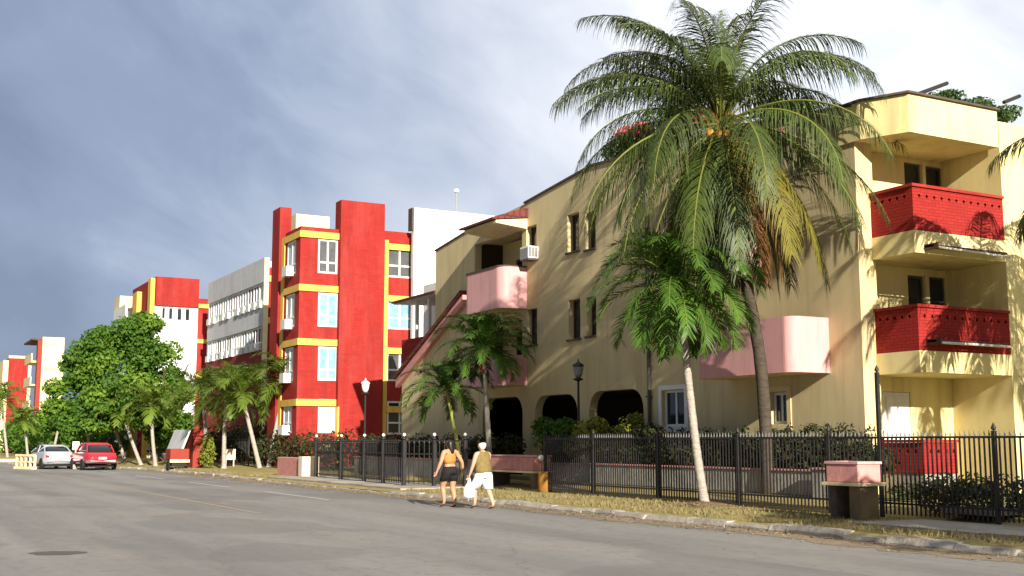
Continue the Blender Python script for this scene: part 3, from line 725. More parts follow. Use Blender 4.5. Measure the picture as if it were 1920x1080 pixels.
# ============================================================ GREY-BANDED BLOCK
G = thing('grey_apartment_block', 'low grey block with two rows of ribbon windows between grey bands, above a red base', 'building', (22,72,0))
XG, YG0 = 21.6, 72.5
YG1 = onX(389,590,XG)[0]
zc = lambda py: onX(487,py,XG)[1]
zb = [zc(487), zc(531), zc(577), zc(612), zc(656)]
m = MB(); m.box(XG, YG0, zb[1], XG+.3, YG1, zb[0]); m.build('upper_band', 'grey_panel', G)
m = MB(); m.box(XG+.02, YG0, zb[3], XG+.3, YG1, zb[2]); m.build('middle_band', 'grey_panel', G)
m = MB(); m.box(XG+.05, YG0, .2, XG+.3, YG1, zb[4]); m.build('base_wall', 'red_paint', G)
random.seed(8)
for (b0, b1) in ((zb[2], zb[1]), (zb[4], zb[3])):
    y_ = YG0+.02; n = 11; wd = (YG1-YG0-.04)/n
    for i in range(n):
        window(G, 'X', XG+.10, y_+i*wd+.005, y_+(i+1)*wd-.005, b0+.01, b1-.01, 'white_paint', random.choice(['glass_sky_tint','curtain','glass','shutter_dark','curtain']), 1, .32, .11, .08)
    for i in range(n):
        if random.random() < .72:
            yy = y_+(i+.3)*wd; box('air_conditioner', 'ac_white', G, XG-.10, yy, b0-.02, XG+.09, yy+.75, b0+.42)
box('end_wall', 'grey_panel', G, XG+.31, YG0+1.2, .2, XG+12, YG1, zb[0]-.01)
Xe0, Xe1 = onY(489,540,YG0)[0], onY(530,540,YG0)[0]
m = MB(); m.box(max(Xe0,XG+.32), YG0+.2, .2, Xe1+2, YG0+1.19, onY(498,500,YG0)[1]); m.build('stair_wall', 'red_paint', G)
for py in (521, 600): 
    zz = onY(498,py,YG0)[1]; box('yellow_band', 'yellow_paint', G, max(Xe0,XG+.32), YG0+.1, zz-.2, Xe1+2, YG0+.195, zz+.2)
box('cream_edge', 'cream_paint', G, XG-.0, YG0-.10, .2, XG+.31, YG0-.004, zb[0])

# ============================================================ WHITE AND RED BLOCK
D_ = thing('white_red_block', 'white walled block with a red top storey above the broad tree', 'building', (20,90,0))
YD = 90.0; xd0 = onY(289,620,YD)[0]; xd1 = onY(370,620,YD)[0]
zy = lambda py, px=330: onY(px,py,YD)[1]
zt_, zm_, = zy(521), zy(575)
box('red_top', 'red_paint', D_, xd0, YD-.15, zm_, xd1, YD+9, zt_)
hs = []
for (p0,p1,t_,b_) in ((303,311,577,599),(316,325,577,600),(332,342,577,601),(347,357,577,601),(337,345,648,670),(350,359,648,671)):
    hs.append(rect(onY(p0,590,YD)[0], onY(p1,590,YD)[0], zy(b_), zy(t_)))
wall(MB(), 'Y', YD, .3, rect(xd0, xd1, .2, zm_-.003), hs).build('white_wall', 'white_paint', D_, recalc=True)
for i, h in enumerate(hs): window(D_, 'Y', YD+.1, h[0][0]+.01, h[1][0]-.01, h[0][1]+.01, h[2][1]-.01, 'white_paint', 'glass' if i < 4 else 'curtain', 0, 0, .05, .08)
# street side: alternating pilasters and recesses
def sx(px): return onX(px, 560, xd0-.02)[0]
m = MB(); m.box(xd0-.02, sx(284), .2, xd0+.25, sx(268), zt_-.1); m.build('side_wall', 'red_paint', D_)
m = MB(); m.box(xd0-.35, sx(290), .2, xd0-.025, sx(285), zt_-.1); m.box(xd0-.4, sx(266), .2, xd0-.03, sx(258), zt_-.6); m.build('yellow_pilaster', 'yellow_paint', D_)
m = MB(); m.box(xd0+.9, sx(268)+.01, .2, xd0+1.2, sx(222), zt_-.5); m.build('recess_wall', 'white_paint', D_)
for k in range(4):
    zf = zt_-2.2-k*2.85; s_ = box('balcony', 'grey_panel', D_, xd0-.6, sx(250), zf-.2, xd0+.89, sx(228), zf)
    box('parapet', ('white_paint','red_paint')[k%2], s_, xd0-.6, sx(250), zf+.003, xd0-.45, sx(228), zf+.95)
box('roof_corner', 'cream_paint', D_, xd0-.5, sx(236), zt_-1.2, xd0+1, sx(226), zt_-.2)
xe1 = onY(389,620,91)[0]
box('red_end_wall', 'red_paint', D_, xd1+.004, 91, .2, xe1, 99, onY(378,560,91)[1])
for py in (574,640,705): zz = onY(378,py,91)[1]; box('yellow_band', 'yellow_paint', D_, xd1+.004, 90.88, zz-.16, xe1+.02, 90.996, zz+.16)
box('rear_mass', 'white_paint', D_, xd0+1.21, YD+.31, .2, xd1-.01, YD+12, zm_-.01)

# ============================================================ YELLOW BLOCK FAR OFF
E_ = thing('yellow_apartment_block', 'pale yellow block with dark balconies far down the street, left of the broad tree', 'building', (19,148,0))
YE = 148.; xe0, xe_1 = onY(79,660,YE)[0], onY(120,660,YE)[0]
zE = onY(90,632,YE)[1]
hs = []
for k in range(5):
    for c_ in (.30,.70): 
        xx = xe0+(onY(112,660,YE)[0]-xe0)*c_; hs.append(rect(xx-.3, xx+.3, zE-1.9-k*2.8, zE-.9-k*2.8))
wall(MB(), 'Y', YE, .3, rect(xe0, xe_1, .2, zE), hs).build('front_wall', 'cream_paint', E_, recalc=True)
for h in hs: window(E_, 'Y', YE+.12, h[0][0]+.01, h[1][0]-.01, h[0][1]+.01, h[2][1]-.01, 'cream_paint', 'curtain', 0, 0, .05, .08)
ye1 = onX(60,660,xe0)[0]
m = MB(); m.box(xe0-.5, YE-.1, .2, xe0-.01, YE+.8, zE-.4); m.build('brown_pilaster', 'cart_red', E_)
m = MB(); m.box(xe0+.5, YE+.31, .2, xe0+.8, ye1, zE-.3); m.build('side_wall', 'cream_paint', E_)
for k in range(5):
    zf = zE-2.7-k*2.8; s_ = box('balcony', 'cream_paint', E_, xe0-.9, YE+2.5, zf-.2, xe0+.49, ye1-1, zf)
    box('parapet', 'cream_paint', s_, xe0-.9, YE+2.5, zf+.003, xe0-.75, ye1-1, zf+.9); box('balcony_door', 'shutter_dark', s_, xe0+.42, YE+3, zf+.003, xe0+.49, ye1-2, zf+2.2)
box('roof_edge', 'dark_roof', E_, xe0-1.0, YE+1.5, zE-.29, xe0+1, ye1, zE-.1)

F_ = thing('red_end_block', 'small red block with cream corners, farthest at the left end of the street', 'building', (18,174,0))
YFb = 174.; xf = [onY(p,700,YFb)[0] for p in (5,15,52,58)]; zF = onY(33,672,YFb)[1]
box('red_wall', 'red_paint', F_, xf[1], YFb, .2, xf[2], YFb+8, zF)
m = MB(); m.box(xf[0], YFb-.1, .2, xf[1]-.004, YFb+8, zF-.3); m.box(xf[2]+.004, YFb-.1, .2, xf[3], YFb+8, zF+.1); m.build('cream_corner', 'cream_paint', F_)
box('cream_parapet', 'cream_paint', F_, xf[1], YFb-.1, zF+.003, xf[2], YFb+.4, zF+.35)
# low kiosk with a pale sloping roof
K = thing('street_kiosk', 'low kiosk with a pale sloping roof beside the broad tree', 'kiosk', (17,66,0))
ky = 67.; kx0, kx1 = onY(344,830,ky)[0], onY(386,830,ky)[0]
kz = onY(362,802,ky)[1]
box('wall', 'cart_red', K, kx0+.55, ky, .15, kx1, ky+3, kz-.1)
m = MB(); m.prismY([(kx0-.25,kz-1.35),(kx0-.15,kz-1.4),(kx0+.30,kz-.15),(kx0+.20,kz-.1)], ky-.4, ky+3.2); m.build('roof', 'grey_panel', K)
box('hatch', 'red_paint', K, kx0+.5, ky-.06, 1.9, kx1-.1, ky-.004, kz-.3)

# ============================================================ FENCES
def iron_fence(name, label, pts, z0, z1, posts, rails=(.25,1.5), pick=.105, tall=None, prad=.034, tips=True, finial=False):
    """pts: polyline (x,y); posts: distances given as (x,y) points"""
    T = thing(name, label, 'fence', (pts[0][0], pts[0][1], z0))
    def seg(a, b):
        a = Vector((*a,0)); b = Vector((*b,0)); d = (b-a); L = d.length; d.normalize(); n = int(L/pick); m = MB()
        for k in range(1, n):
            p = a+d*(L*k/n); r = .0125
            m.box(p.x-r, p.y-r, z0+.06, p.x+r, p.y+r, z1-.06)
            if tips: m.add([(p.x-.026,p.y-.01,z1-.055),(p.x+.026,p.y+.01,z1-.055),(p.x+.01,p.y-.026,z1-.055),(p.x,p.y,z1+.06)], [(0,1,3),(1,2,3),(2,0,3)])
        for zz in rails:
            q = Vector((-d.y, d.x, 0))*.016
            vs = []
            for pp in (a+d*.03, b-d*.03):
                for s1, s2 in ((1,0),(1,1),(-1,1),(-1,0)): w_ = pp+q*s1; vs.append((w_.x, w_.y, z0+zz+.04*s2))
            m.add(vs, [(0,1,2,3),(7,6,5,4),(0,4,5,1),(1,5,6,2),(2,6,7,3),(3,7,4,0)])
        m.build('fence_panel', 'metal_black', T)
    for a, b in zip(posts, posts[1:]): seg(a, b)
    for i, p in enumerate(posts):
        m = MB(); h = z1+.03 if not tall or i not in tall else tall[i]
        m.box(p[0]-prad, p[1]-prad, z0-.05, p[0]+prad, p[1]+prad, h)
        m.lathe([(prad*.4,0),(prad*1.3,.03),(prad*1.3,.06),(.005,.14)], (p[0],p[1],h+.002), 8)
        po = m.build('post', 'metal_black', T)
        if finial: MB().lathe([(.02,0),(.055,.035),(.055,.075),(.02,.11)], (p[0],p[1],h+.12), 8).build('finial', 'globe', po)
    return T
XFe = 17.3
def fy(px): return onX(px, 900, XFe)[0]
P_ = [(XFe, 6.5)]+[(XFe, fy(px)) for px in (1868,1652,1556,1385,1235,1113,1022)]
iron_fence('iron_fence', 'long black iron picket fence with spear tips along the dry grass verge', P_, .16, 1.76, P_, tall={2: 2.95})
pA = onZ(592,894,.18); pB = onZ(757,910,.18); pC = Vector((16.9, onX(872,900,16.9)[0], 0))
def lerp2(a,b,t): return (a.x+(b.x-a.x)*t, a.y+(b.y-a.y)*t)
posts = [lerp2(pA,pB,t) for t in (0,.33,.60,.80,1)]+[lerp2(pB,pC,.5), (pC.x,pC.y)]
iron_fence('iron_fence', 'dark iron fence with thick posts and white finials beside the paved driveway crossing', posts, .18, 1.62, posts, rails=(.12,1.0,1.42), pick=.16, prad=.06, finial=True)
random.seed(21)
far_posts = [(18.2, y) for y in (63,67,71,75,79,83)]
iron_fence('iron_fence', 'dark low fence in the shade under the broad tree', far_posts, .2, 1.7, far_posts, pick=.3, tips=False)

# low planter walls of the garden
def garden_wall(name, label, x0, x1, y0, y1, z0, z1, m_='planter_white', cap='pink_old'):
    T = thing(name, label, 'planter wall', (x0, y0, z0))
    box('wall', m_, T, x0, y0, z0-.2, x1, y1, z1-.05, bevel=.01)
    box('coping', cap, T, x0-.03, y0-.03, z1-.047, x1+.03, y1+.03, z1, bevel=.01); return T
ya_ = onX(1540,890,18.95)[0]; yb_ = onX(1106,890,18.95)[0]
garden_wall('planter_wall', 'long stained white planter wall below the hedge behind the picket fence', 18.95, 19.15, ya_, yb_, .36, .96)
garden_wall('planter_wall', 'short white planter wall set back at the left end of the hedge', 19.3, 19.5, yb_+.02, yb_+3.6, .36, .93)
garden_wall('planter_wall', 'grey planter wall nearest the brick porch, lit along its top', 18.6, 18.8, 18.3, ya_-.05, .36, 1.02)
garden_wall('planter_wall', 'whitewashed low wall behind the white-tipped fence posts', 18.3, 18.5, 36.4, 47.5, .2, .98)
T = thing('planter_wall', 'pink low wall with its sunlit end coloured peach, at the fence end', 'planter wall', (16.0,47.6,.17))
e0 = onZ(566,893,.18); e1 = onZ(590,894,.18)
box('sunlit_end', 'board_cream', T, e0.x, e0.y, .1, e0.x+.75, e0.y+.5, .98, bevel=.02)  # sunlight on the pink wall's end put into its colour
box('wall', 'pink_old', T, e0.x+.08, e0.y+.503, .1, e0.x+.4, e0.y+3.6, .93, bevel=.02)
# boxes on supports
def trash_box(label, x0, y0, x1, y1, z0, z1, zb=.1):
    T = thing('concrete_planter', label, 'planter', (x0, y0, zb), 'raised pink concrete boxes along the verge')
    ch = .06
    bm_ = MB(); bm_.prism([(x0+.02,y0+.02),(x1-.02,y0+.02),(x1-.02,y1-.02),(x0+.02,y1-.02)], z0+.064, z1-.04); bm_.build('box', 'pink_old', T, bevel=.02)
    r = MB(); r.box(x0,y0,z1-.037,x0+.07,y1,z1+.01); r.box(x1-.07,y0,z1-.037,x1,y1,z1+.01); r.box(x0+.072,y0,z1-.037,x1-.072,y0+.07,z1+.01); r.box(x0+.072,y1-.07,z1-.037,x1-.072,y1,z1+.01); r.build('rim', 'pink', T)
    box('slab', 'cream_paint', T, x0-.04, y0-.04, z0, x1+.04, y1+.04, z0+.06)
    box('leg', 'dark_roof', T, x0+.05, y1-.24, zb, x1-.05, y1-.08, z0-.003)
    box('leg', 'dirt', T, x0+.10, y0+.06, zb, x1-.06, y0+.34, z0-.003)
    return T
c = onZ(1612,976,.16)
trash_box('pink concrete box on short supports at the tall fence post, nearest the camera', c.x, c.y, c.x+.62, onX(1549,976,c.x)[0], .78, 1.22, .12)
c = onZ(1004,919,.16)
trash_box('shaded pink concrete box behind the woman in white shorts', c.x-.1, c.y, c.x+.6, onX(930,919,c.x-.1)[0]+.5, .66, 1.18, .12)
# yellow litter bin with white cap
c = onZ(1022,922,.16)
T = thing('litter_bin', 'short round ochre bin with a white cap beside the shaded pink box', 'bin', (c.x,c.y,.14))
MB().lathe([(.17,0),(.20,.03),(.21,.3),(.20,.56),(.17,.60)], (c.x,c.y,.14), 14).build('drum', 'bollard_yellow', T, smooth=True)
MB().tube([(c.x+.05,c.y+.3,.14),(c.x+.05,c.y+.3,1.05)], .03, 6).build('post', 'metal_grey', T)
MB().lathe([(.03,0),(.09,.05),(.09,.11),(.03,.16)], (c.x+.05,c.y+.3,1.052), 10).build('cap', 'globe', T, smooth=True)

# ============================================================ STREET LAMPS
def lamp(x, y, z0, H, label, post='metal_black', head='globe'):
    T = thing('street_lamp', label, 'lamp post', (x,y,z0), 'lantern posts in the front gardens')
    MB().lathe([(.12,0),(.12,.15),(.07,.25),(.055,.6),(.042,1.0),(.036,H-.62)], (x,y,z0), 10).build('pole', post, T)
    h = H-.62
    MB().lathe([(.05,0),(.16,.05),(.16,.08),(.06,.11)], (x,y,z0+h+.002), 10).build('collar', post, T)
    MB().lathe([(.08,0),(.13,.10),(.17,.30),(.15,.36)], (x,y,z0+h+.115), 10).build('lantern_glass', head, T, smooth=True)
    MB().lathe([(.20,0),(.17,.05),(.06,.12),(.02,.16),(.03,.19),(.005,.24)], (x,y,z0+h+.478), 10).build('lantern_cap', post if head != 'globe' else 'globe', T)
    return T
x, y = 18.2, onX(684,800,18.2)[0]; zt_l = onX(684,713,18.2)[1]
lamp(x, y, .2, zt_l-.2, 'slim lamp post with a white globe in front of the red tower')
x, y = 19.6, onX(1085,800,19.6)[0]; zt_l = onX(1085,678,19.6)[1]
lamp(x, y, .38, zt_l-.38, 'black lantern post in front of the arches of the beige building', head='metal_grey')

# ============================================================ CARS
def rring(y, hw, z0, z1, r=.12, lean=0.0, n=3):
    r = min(r, hw*.45, (z1-z0)*.48); p = []
    for cx, cz, a0 in ((hw-r, z0+r, -pi/2), (hw-r-lean, z1-r, 0), (-hw+r+lean, z1-r, pi/2), (-hw+r, z0+r, pi)):
        for k in range(n+1): t = a0+k/n*pi/2; p.append((cx+r*cos(t), y, cz+r*sin(t)))
    return p
def car(name, label, loc, rotz, paint, classic=False):
    T = thing(name, label, 'car', loc, rotz=rotz)
    def part(mb, n, m, par=T, **k): return mb.build(n, m, par, local=True, **k)
    if classic:
        st_ = [(-2.35,.62,.50,.72,.1),(-2.28,.80,.40,.90,.16),(-1.9,.90,.34,1.0,.2),(-1.0,.93,.32,1.02,.2),(.6,.93,.32,1.02,.2),(1.6,.90,.34,1.0,.2),(2.15,.84,.38,.92,.2),(2.32,.70,.46,.80,.12)]
        cab = [(-1.75,.66,1.0,1.03),(-1.35,.64,1.0,1.42),(-.6,.66,1.0,1.54),(.3,.66,1.0,1.52),(.75,.62,1.0,1.38),(1.15,.62,1.0,1.04)]
    else:
        st_ = [(-2.1,.70,.42,.80,.1),(-2.04,.80,.30,1.0,.12),(-1.6,.84,.26,1.04,.14),(-.6,.86,.24,1.0,.14),(.8,.86,.24,.96,.14),(1.6,.83,.26,.86,.14),(1.98,.76,.30,.74,.14),(2.08,.66,.36,.62,.1)]
        cab = [(-1.62,.66,.95,1.03),(-1.15,.62,.95,1.32),(-.5,.60,.95,1.42),(.3,.60,.95,1.40),(.75,.62,.95,1.22),(1.2,.66,.95,.98)]
    part(MB().loft([rring(y,hw,a,b,r,.04) for y,hw,a,b,r in st_]), 'body', paint, smooth=True, recalc=True)
    gl = MB().loft([rring(y,hw+.08,a,b,.14,.13) for y,hw,a,b in cab]); g = part(gl, 'cabin_glass', 'car_glass', smooth=True, recalc=True)
    rf = MB().loft([rring(y,hw+.0,b-.05,b+.015,.05,.03) for y,hw,a,b in cab[1:-1]]); part(rf, 'roof', paint, smooth=True, recalc=True)
    for sx_ in (-1,1):
        for (y0_,z0_),(y1_,z1_) in (((cab[0][0]-.02,1.0),(cab[1][0]+.02,cab[1][3]-.02)), ((-.25,.99),(-.25,cab[2][3]-.05)), ((cab[-1][0]+.02,.98),(cab[-2][0],cab[-2][3]-.02))):
            w0 = cab[0][1]+.075; w1 = cab[1][1]-.0
            part(MB().tube([(sx_*w0,y0_,z0_),(sx_*w1,y1_,z1_)], .042, 6), 'pillar', paint)
    r0 = st_[1]
    yb = r0[0]
    part(MB().tube([(-r0[1]-.03,yb+.12,.50),(-r0[1]*.85,yb-.10,.50),(r0[1]*.85,yb-.10,.50),(r0[1]+.03,yb+.12,.50)], (.05,.085) if classic else (.05,.11), 8), 'bumper', 'chrome' if classic else paint)
    part(MB().tube([(-.78,2.30,.48),(.78,2.30,.48)], (.05,.08), 8), 'bumper', 'chrome' if classic else paint)
    part(MB().box(-.22,yb-.085,.66 if not classic else .62,.22,yb-.055,.80 if not classic else .74), 'number_plate', 'plate')
    if not classic: part(MB().box(-.55,yb-.058,.60,.55,yb-.03,.98), 'boot_lid', paint, bevel=.02)
    for sx_ in (-1,1):
        x0_ = sx_*(.66 if classic else .68)
        part(MB().box(x0_-.09,yb-.07,.68,x0_+.09,yb+.05,.82 if not classic else .80), 'tail_light', 'lamp_red', bevel=.01)
        part(MB().lathe([(.09,0),(.11,.02),(.10,.06)], (0,0,0), 12), 'headlight', 'chrome').matrix_local = Matrix.Translation((sx_*.6, st_[-1][0]-.04, .66)) @ Matrix.Rotation(-pi/2,4,'X')
        for yy in (-1.35, 1.35):
            w_ = part(MB().lathe([(.20,-.09),(.30,-.09),(.33,-.05),(.33,.05),(.30,.09),(.20,.09)], (0,0,0), 20), 'wheel', 'tyre')
            w_.matrix_local = Matrix.Translation((sx_*(st_[3][1]-.07), yy, .33)) @ Matrix.Rotation(pi/2,4,'Y')
            h_ = MB().lathe([(.19,-.07),(.19,.07),(.10,.10 if sx_ > 0 else .08),(.03,.11)], (0,0,0), 12).build('rim', 'chrome', None); h_.parent = w_
    part(MB().box(-.7,-1.9,.16,.7,1.9,.30), 'underbody', 'car_dark')
    return T
c = onZ(101,880); car('parked_car', 'silver sedan parked at the far kerb, seen from behind', (c.x,c.y+2.1,.0), radians(8), 'car_silver')
c = onZ(187,882); car('parked_car', 'dark red old-fashioned rounded sedan with chrome bumper parked by the kerb', (c.x,c.y+2.3,.0), radians(3), 'car_red', True)

# red handcart
c = onZ(338,885,.0)
T = thing('handcart', 'orange-red two-wheeled handcart with a cream lower board standing by the kerb', 'handcart', (c.x,c.y,0))
x0, y0 = c.x-.55, c.y
box('box', 'cart_red', T, x0, y0, .62, x0+1.0, y0+1.1, 1.22, bevel=.04)
box('board', 'cream_paint', T, x0-.02, y0-.03, .50, x0+1.02, y0-.004, .66)
box('frame', 'car_dark', T, x0+.1, y0+.05, .3, x0+.9, y0+1.05, .60)
for xx in (x0+.02, x0+.98):
    w_ = MB().lathe([(.20,-.05),(.28,-.05),(.30,0),(.28,.05),(.20,.05)], (0,0,0), 18).build('wheel', 'tyre', T, local=True)
    w_.matrix_local = Matrix.Translation((xx-c.x, .5, .30)) @ Matrix.Rotation(pi/2,4,'Y')
    h = MB().lathe([(.19,-.03),(.19,.03)], (0,0,0), 12).build('hub', 'metal_grey', w_, local=True)
MB().tube([(x0+.1,y0+1.1,.7),(x0+.1,y0+1.9,.95),(x0+.9,y0+1.9,.95),(x0+.9,y0+1.1,.7)], .02, 6).build('handle', 'metal_grey', T)

# round-cornered sign on a post, boards
c = onZ(140,880,.0)
T = thing('road_sign', 'small blank white sign on a thin yellowish post between the two cars', 'sign', (c.x,c.y,0))
MB().tube([(c.x,c.y,0),(c.x,c.y,1.35)], .035, 6).build('post', 'cream_paint', T)
box('sign_plate', 'sign_white', T, c.x-.19, c.y-.06, 1.12, c.x+.19, c.y-.036, 1.6, bevel=.01)
box('base', 'concrete', T, c.x-.12, c.y-.12, 0, c.x+.12, c.y-.0, .28, bevel=.02)
c = onZ(432,876,.2)
T = thing('notice_board', 'small cream notice board on two legs in front of the red block', 'notice board', (c.x,c.y,.15))
a, b = onY(422,842,c.y), onY(441,862,c.y)
box('board', 'board_cream', T, a[0], c.y-.04, b[1], b[0], c.y, a[1], bevel=.01)
for xx in (a[0]+.08, b[0]-.08): box('leg', 'pipe_pale', T, xx-.03, c.y+.003, .15, xx+.03, c.y+.05, a[1]-.1)
# cream concrete barrier and low white kerb wall at far left
c0, c1 = onZ(30,879), onZ(64,880)
T = thing('roadside_barrier', 'cream concrete railing standing left of the silver sedan', 'barrier', (c0.x,c0.y,0))
def bar2(m, a, b, z0, z1, t=.08): 
    d = (b-a).normalized(); q = Vector((-d.y,d.x,0))*t
    m.add([tuple(p+q*s)[:2]+(z,) for p in (a,b) for s,z in ((1,z0),(1,z1),(-1,z1),(-1,z0))], [(0,1,2,3),(7,6,5,4),(0,4,5,1),(1,5,6,2),(2,6,7,3),(3,7,4,0)])
for z0_, z1_, t in ((0,.14,.16),(.38,.46,.05),(.74,.86,.09)):
    m = MB(); bar2(m, c0, c1, z0_, z1_, t); m.build('rail' if z0_ else 'footing', 'cream_paint', T)
for k in range(5):
    p = c0.lerp(c1, (k+.02)/4.05); m = MB(); bar2(m, p, p+(c1-c0).normalized()*.10, .143, .737, .06); m.build('baluster', 'cream_paint', T)
c2 = onZ(-60,868); c3 = onZ(27,869)
T = thing('low_wall', 'low whitewashed wall at the far left road edge', 'wall', (c3.x,c3.y,0))
m = MB(); bar2(m, c2, c3, 0, .28, .12); m.build('wall', 'white_paint', T)
m = MB(); bar2(m, c2, c3, .283, .33, .15); m.build('coping', 'cream_paint', T)

# ============================================================ PEOPLE
def skin_mesh(nodes, edges, sub=2):
    """nodes: name -> ((x,y,z), (rx,ry)); returns (verts, faces)"""
    names = list(nodes); idx = {n: i for i, n in enumerate(names)}
    me = bpy.data.meshes.new('t'); me.from_pydata([nodes[n][0] for n in names], [(idx[a], idx[b]) for a, b in edges], [])
    o = bpy.data.objects.new('t', me); COL.objects.link(o)
    md = o.modifiers.new('s', 'SKIN'); md.use_smooth_shade = True; md.branch_smoothing = .3
    for i, n in enumerate(names):
        r = nodes[n][1]; r = r if isinstance(r, tuple) else (r, r)
        me.skin_vertices[0].data[i].radius = r; me.skin_vertices[0].data[i].use_root = (i == 0)
    s2 = o.modifiers.new('u', 'SUBSURF'); s2.levels = sub; s2.render_levels = sub
    dg = bpy.context.evaluated_depsgraph_get(); m2 = bpy.data.meshes.new_from_object(o.evaluated_get(dg))
    vs = [tuple(v.co) for v in m2.vertices]; fs = [tuple(p.vertices) for p in m2.polygons]
    bpy.data.objects.remove(o); bpy.data.meshes.remove(me); bpy.data.meshes.remove(m2)
    return vs, fs
def ell(mb, c, r, n=12, k=8, flt=None):
    vs = []; fs = []
    for i in range(k+1):
        t = pi*i/k
        for j in range(n): p = 2*pi*j/n; vs.append((c[0]+r[0]*sin(t)*cos(p), c[1]+r[1]*sin(t)*sin(p), c[2]+r[2]*cos(t)))
    for i in range(k):
        for j in range(n): fs.append((i*n+j, (i+1)*n+j, (i+1)*n+(j+1)%n, i*n+(j+1)%n))
    return mb.add(vs, fs)
def hand(nodes, edges, side, wrist, wname, down, fwd, curl=.35):
    """palm and five digits hanging from the wrist"""
    w = Vector(wrist); d = Vector(down).normalized(); f = Vector(fwd); f = (f-d*f.dot(d)).normalized(); inn = d.cross(f)*side
    pm = w+d*.05; nodes[wname+'palm'] = (tuple(pm), (.020,.032)); edges.append((wname, wname+'palm'))
    for i, (o_, L_) in enumerate(((.026,.070),(.009,.080),(-.009,.075),(-.026,.058))):
        b = pm+f*o_+d*.025; m_ = b+d*L_*.55+inn*L_*curl*.25; e = m_+d*L_*.42+inn*L_*curl*.6
        for q, p, r in (('a',b,.0095),('b',m_,.0088),('c',e,.007)): nodes[f'{wname}f{i}{q}'] = (tuple(p), r)
        edges += [(wname+'palm', f'{wname}f{i}a'), (f'{wname}f{i}a', f'{wname}f{i}b'), (f'{wname}f{i}b', f'{wname}f{i}c')]
    b = pm-d*.015+f*.030; e1 = b+f*.022+d*.025+inn*.008; e2 = e1+d*.028+inn*.01
    for q, p, r in (('a',b,.012),('b',e1,.010),('c',e2,.008)): nodes[f'{wname}t{q}'] = (tuple(p), r)
    edges += [(wname+'palm', wname+'ta'), (wname+'ta', wname+'tb'), (wname+'tb', wname+'tc')]
def person(label, loc, rotz, J, skin, build):
    """J: joints; build: extra dict of widths"""
    T = thing('person', label, 'person', loc, rotz=rotz); k = build
    nodes = {'pelvis': (J['pelvis'], (k['hip'],.105)), 'waist': (J['waist'], (k['waist'],.10)), 'chest': (J['chest'], (k['chest'],.105)),
             'shoul': (J['shoul'], (.10,.075)), 'neck': (J['neck'], (.052,.055)), 'headb': (J['headb'], (.068,.085)), 'headm': (J['headm'], (.078,.098)), 'headt': (J['headt'], (.058,.072))}
    edges = [('pelvis','waist'),('waist','chest'),('chest','shoul'),('shoul','neck'),('neck','headb'),('headb','headm'),('headm','headt')]
    for s, sg in (('l',-1),('r',1)):
        nodes[s+'sh'] = (J[s+'sh'], .058*k['arm']); nodes[s+'ual'] = (tuple((Vector(J[s+'sh'])+Vector(J[s+'el']))/2), .048*k['arm'])
        nodes[s+'el'] = (J[s+'el'], .038*k['arm']); nodes[s+'fa'] = (tuple(Vector(J[s+'el']).lerp(Vector(J[s+'wr']),.35)), .037*k['arm']); nodes[s+'wr'] = (J[s+'wr'], .024)
        edges += [('shoul',s+'sh'),(s+'sh',s+'ual'),(s+'ual',s+'el'),(s+'el',s+'fa'),(s+'fa',s+'wr')]
        d = Vector(J[s+'wr'])-Vector(J[s+'el']); hand(nodes, edges, sg, J[s+'wr'], s+'wr', d, (0,1,0), .7 if s in k.get('grip','') else .35)
        nodes[s+'hp'] = (J[s+'hp'], .098*k['leg']); nodes[s+'th'] = (tuple(Vector(J[s+'hp']).lerp(Vector(J[s+'kn']),.5)), .082*k['leg']); nodes[s+'kn'] = (J[s+'kn'], .055*k['leg'])
        nodes[s+'ca'] = (tuple(Vector(J[s+'kn']).lerp(Vector(J[s+'an']),.3)+Vector((0,-.015,0))), .056*k['leg']); nodes[s+'an'] = (J[s+'an'], .036)
        nodes[s+'fo'] = (tuple(Vector(J[s+'an'])+Vector(J.get(s+'foot',(0,.09,-.045)))), (.038,.028)); nodes[s+'to'] = (tuple(Vector(J[s+'an'])+Vector(J.get(s+'foot',(0,.09,-.045)))*1.75+Vector((0,0,.02))), (.036,.02))
        edges += [('pelvis',s+'hp'),(s+'hp',s+'th'),(s+'th',s+'kn'),(s+'kn',s+'ca'),(s+'ca',s+'an'),(s+'an',s+'fo'),(s+'fo',s+'to')]
    m = MB(); m.add(*skin_mesh(nodes, edges)); 
    hm = Vector(J['headm'])
    ell(m, hm+Vector((0,.098,-.022)), (.013,.022,.024), 8, 6)         # nose
    for sg in (-1,1): ell(m, hm+Vector((sg*.078,.0,-.02)), (.012,.022,.032), 8, 6)   # ears
    ell(m, hm+Vector((0,.088,-.066)), (.026,.012,.009), 8, 6)
    b = m.build('body', skin, T, local=True, smooth=True)
    e = MB(); [ell(e, hm+Vector((sg*.033,.088,.008)), (.013,.008,.009), 8, 6) for sg in (-1,1)]
    for sg in (-1,1): ell(MB(), hm+Vector((sg*.033,.090,.008)), (.013,.008,.009), 8, 6).build('eye', 'hair_black', b, local=True)
    for s in 'lr':
        a = Vector(J[s+'an'])+Vector((0,0,0)); f = Vector(J.get(s+'foot',(0,.09,-.045)))
        sm = MB(); sm.add(*skin_mesh({'a': (tuple(a+f*.05+Vector((0,-.03,-.045))), (.040,.018)), 'b': (tuple(a+f*1.0+Vector((0,0,-.012))), (.047,.018)), 'c': (tuple(a+f*1.9+Vector((0,0,.012))), (.036,.016))}, [('a','b'),('b','c')], 1)); sm.build('shoe', 'shoe', b, local=True, smooth=True)
    return T, b
def cloth(T, name, m_, nodes, edges, sub=2, **kw): mb = MB(); mb.add(*skin_mesh(nodes, edges, sub)); return mb.build(name, m_, T, local=True, smooth=True, **kw)
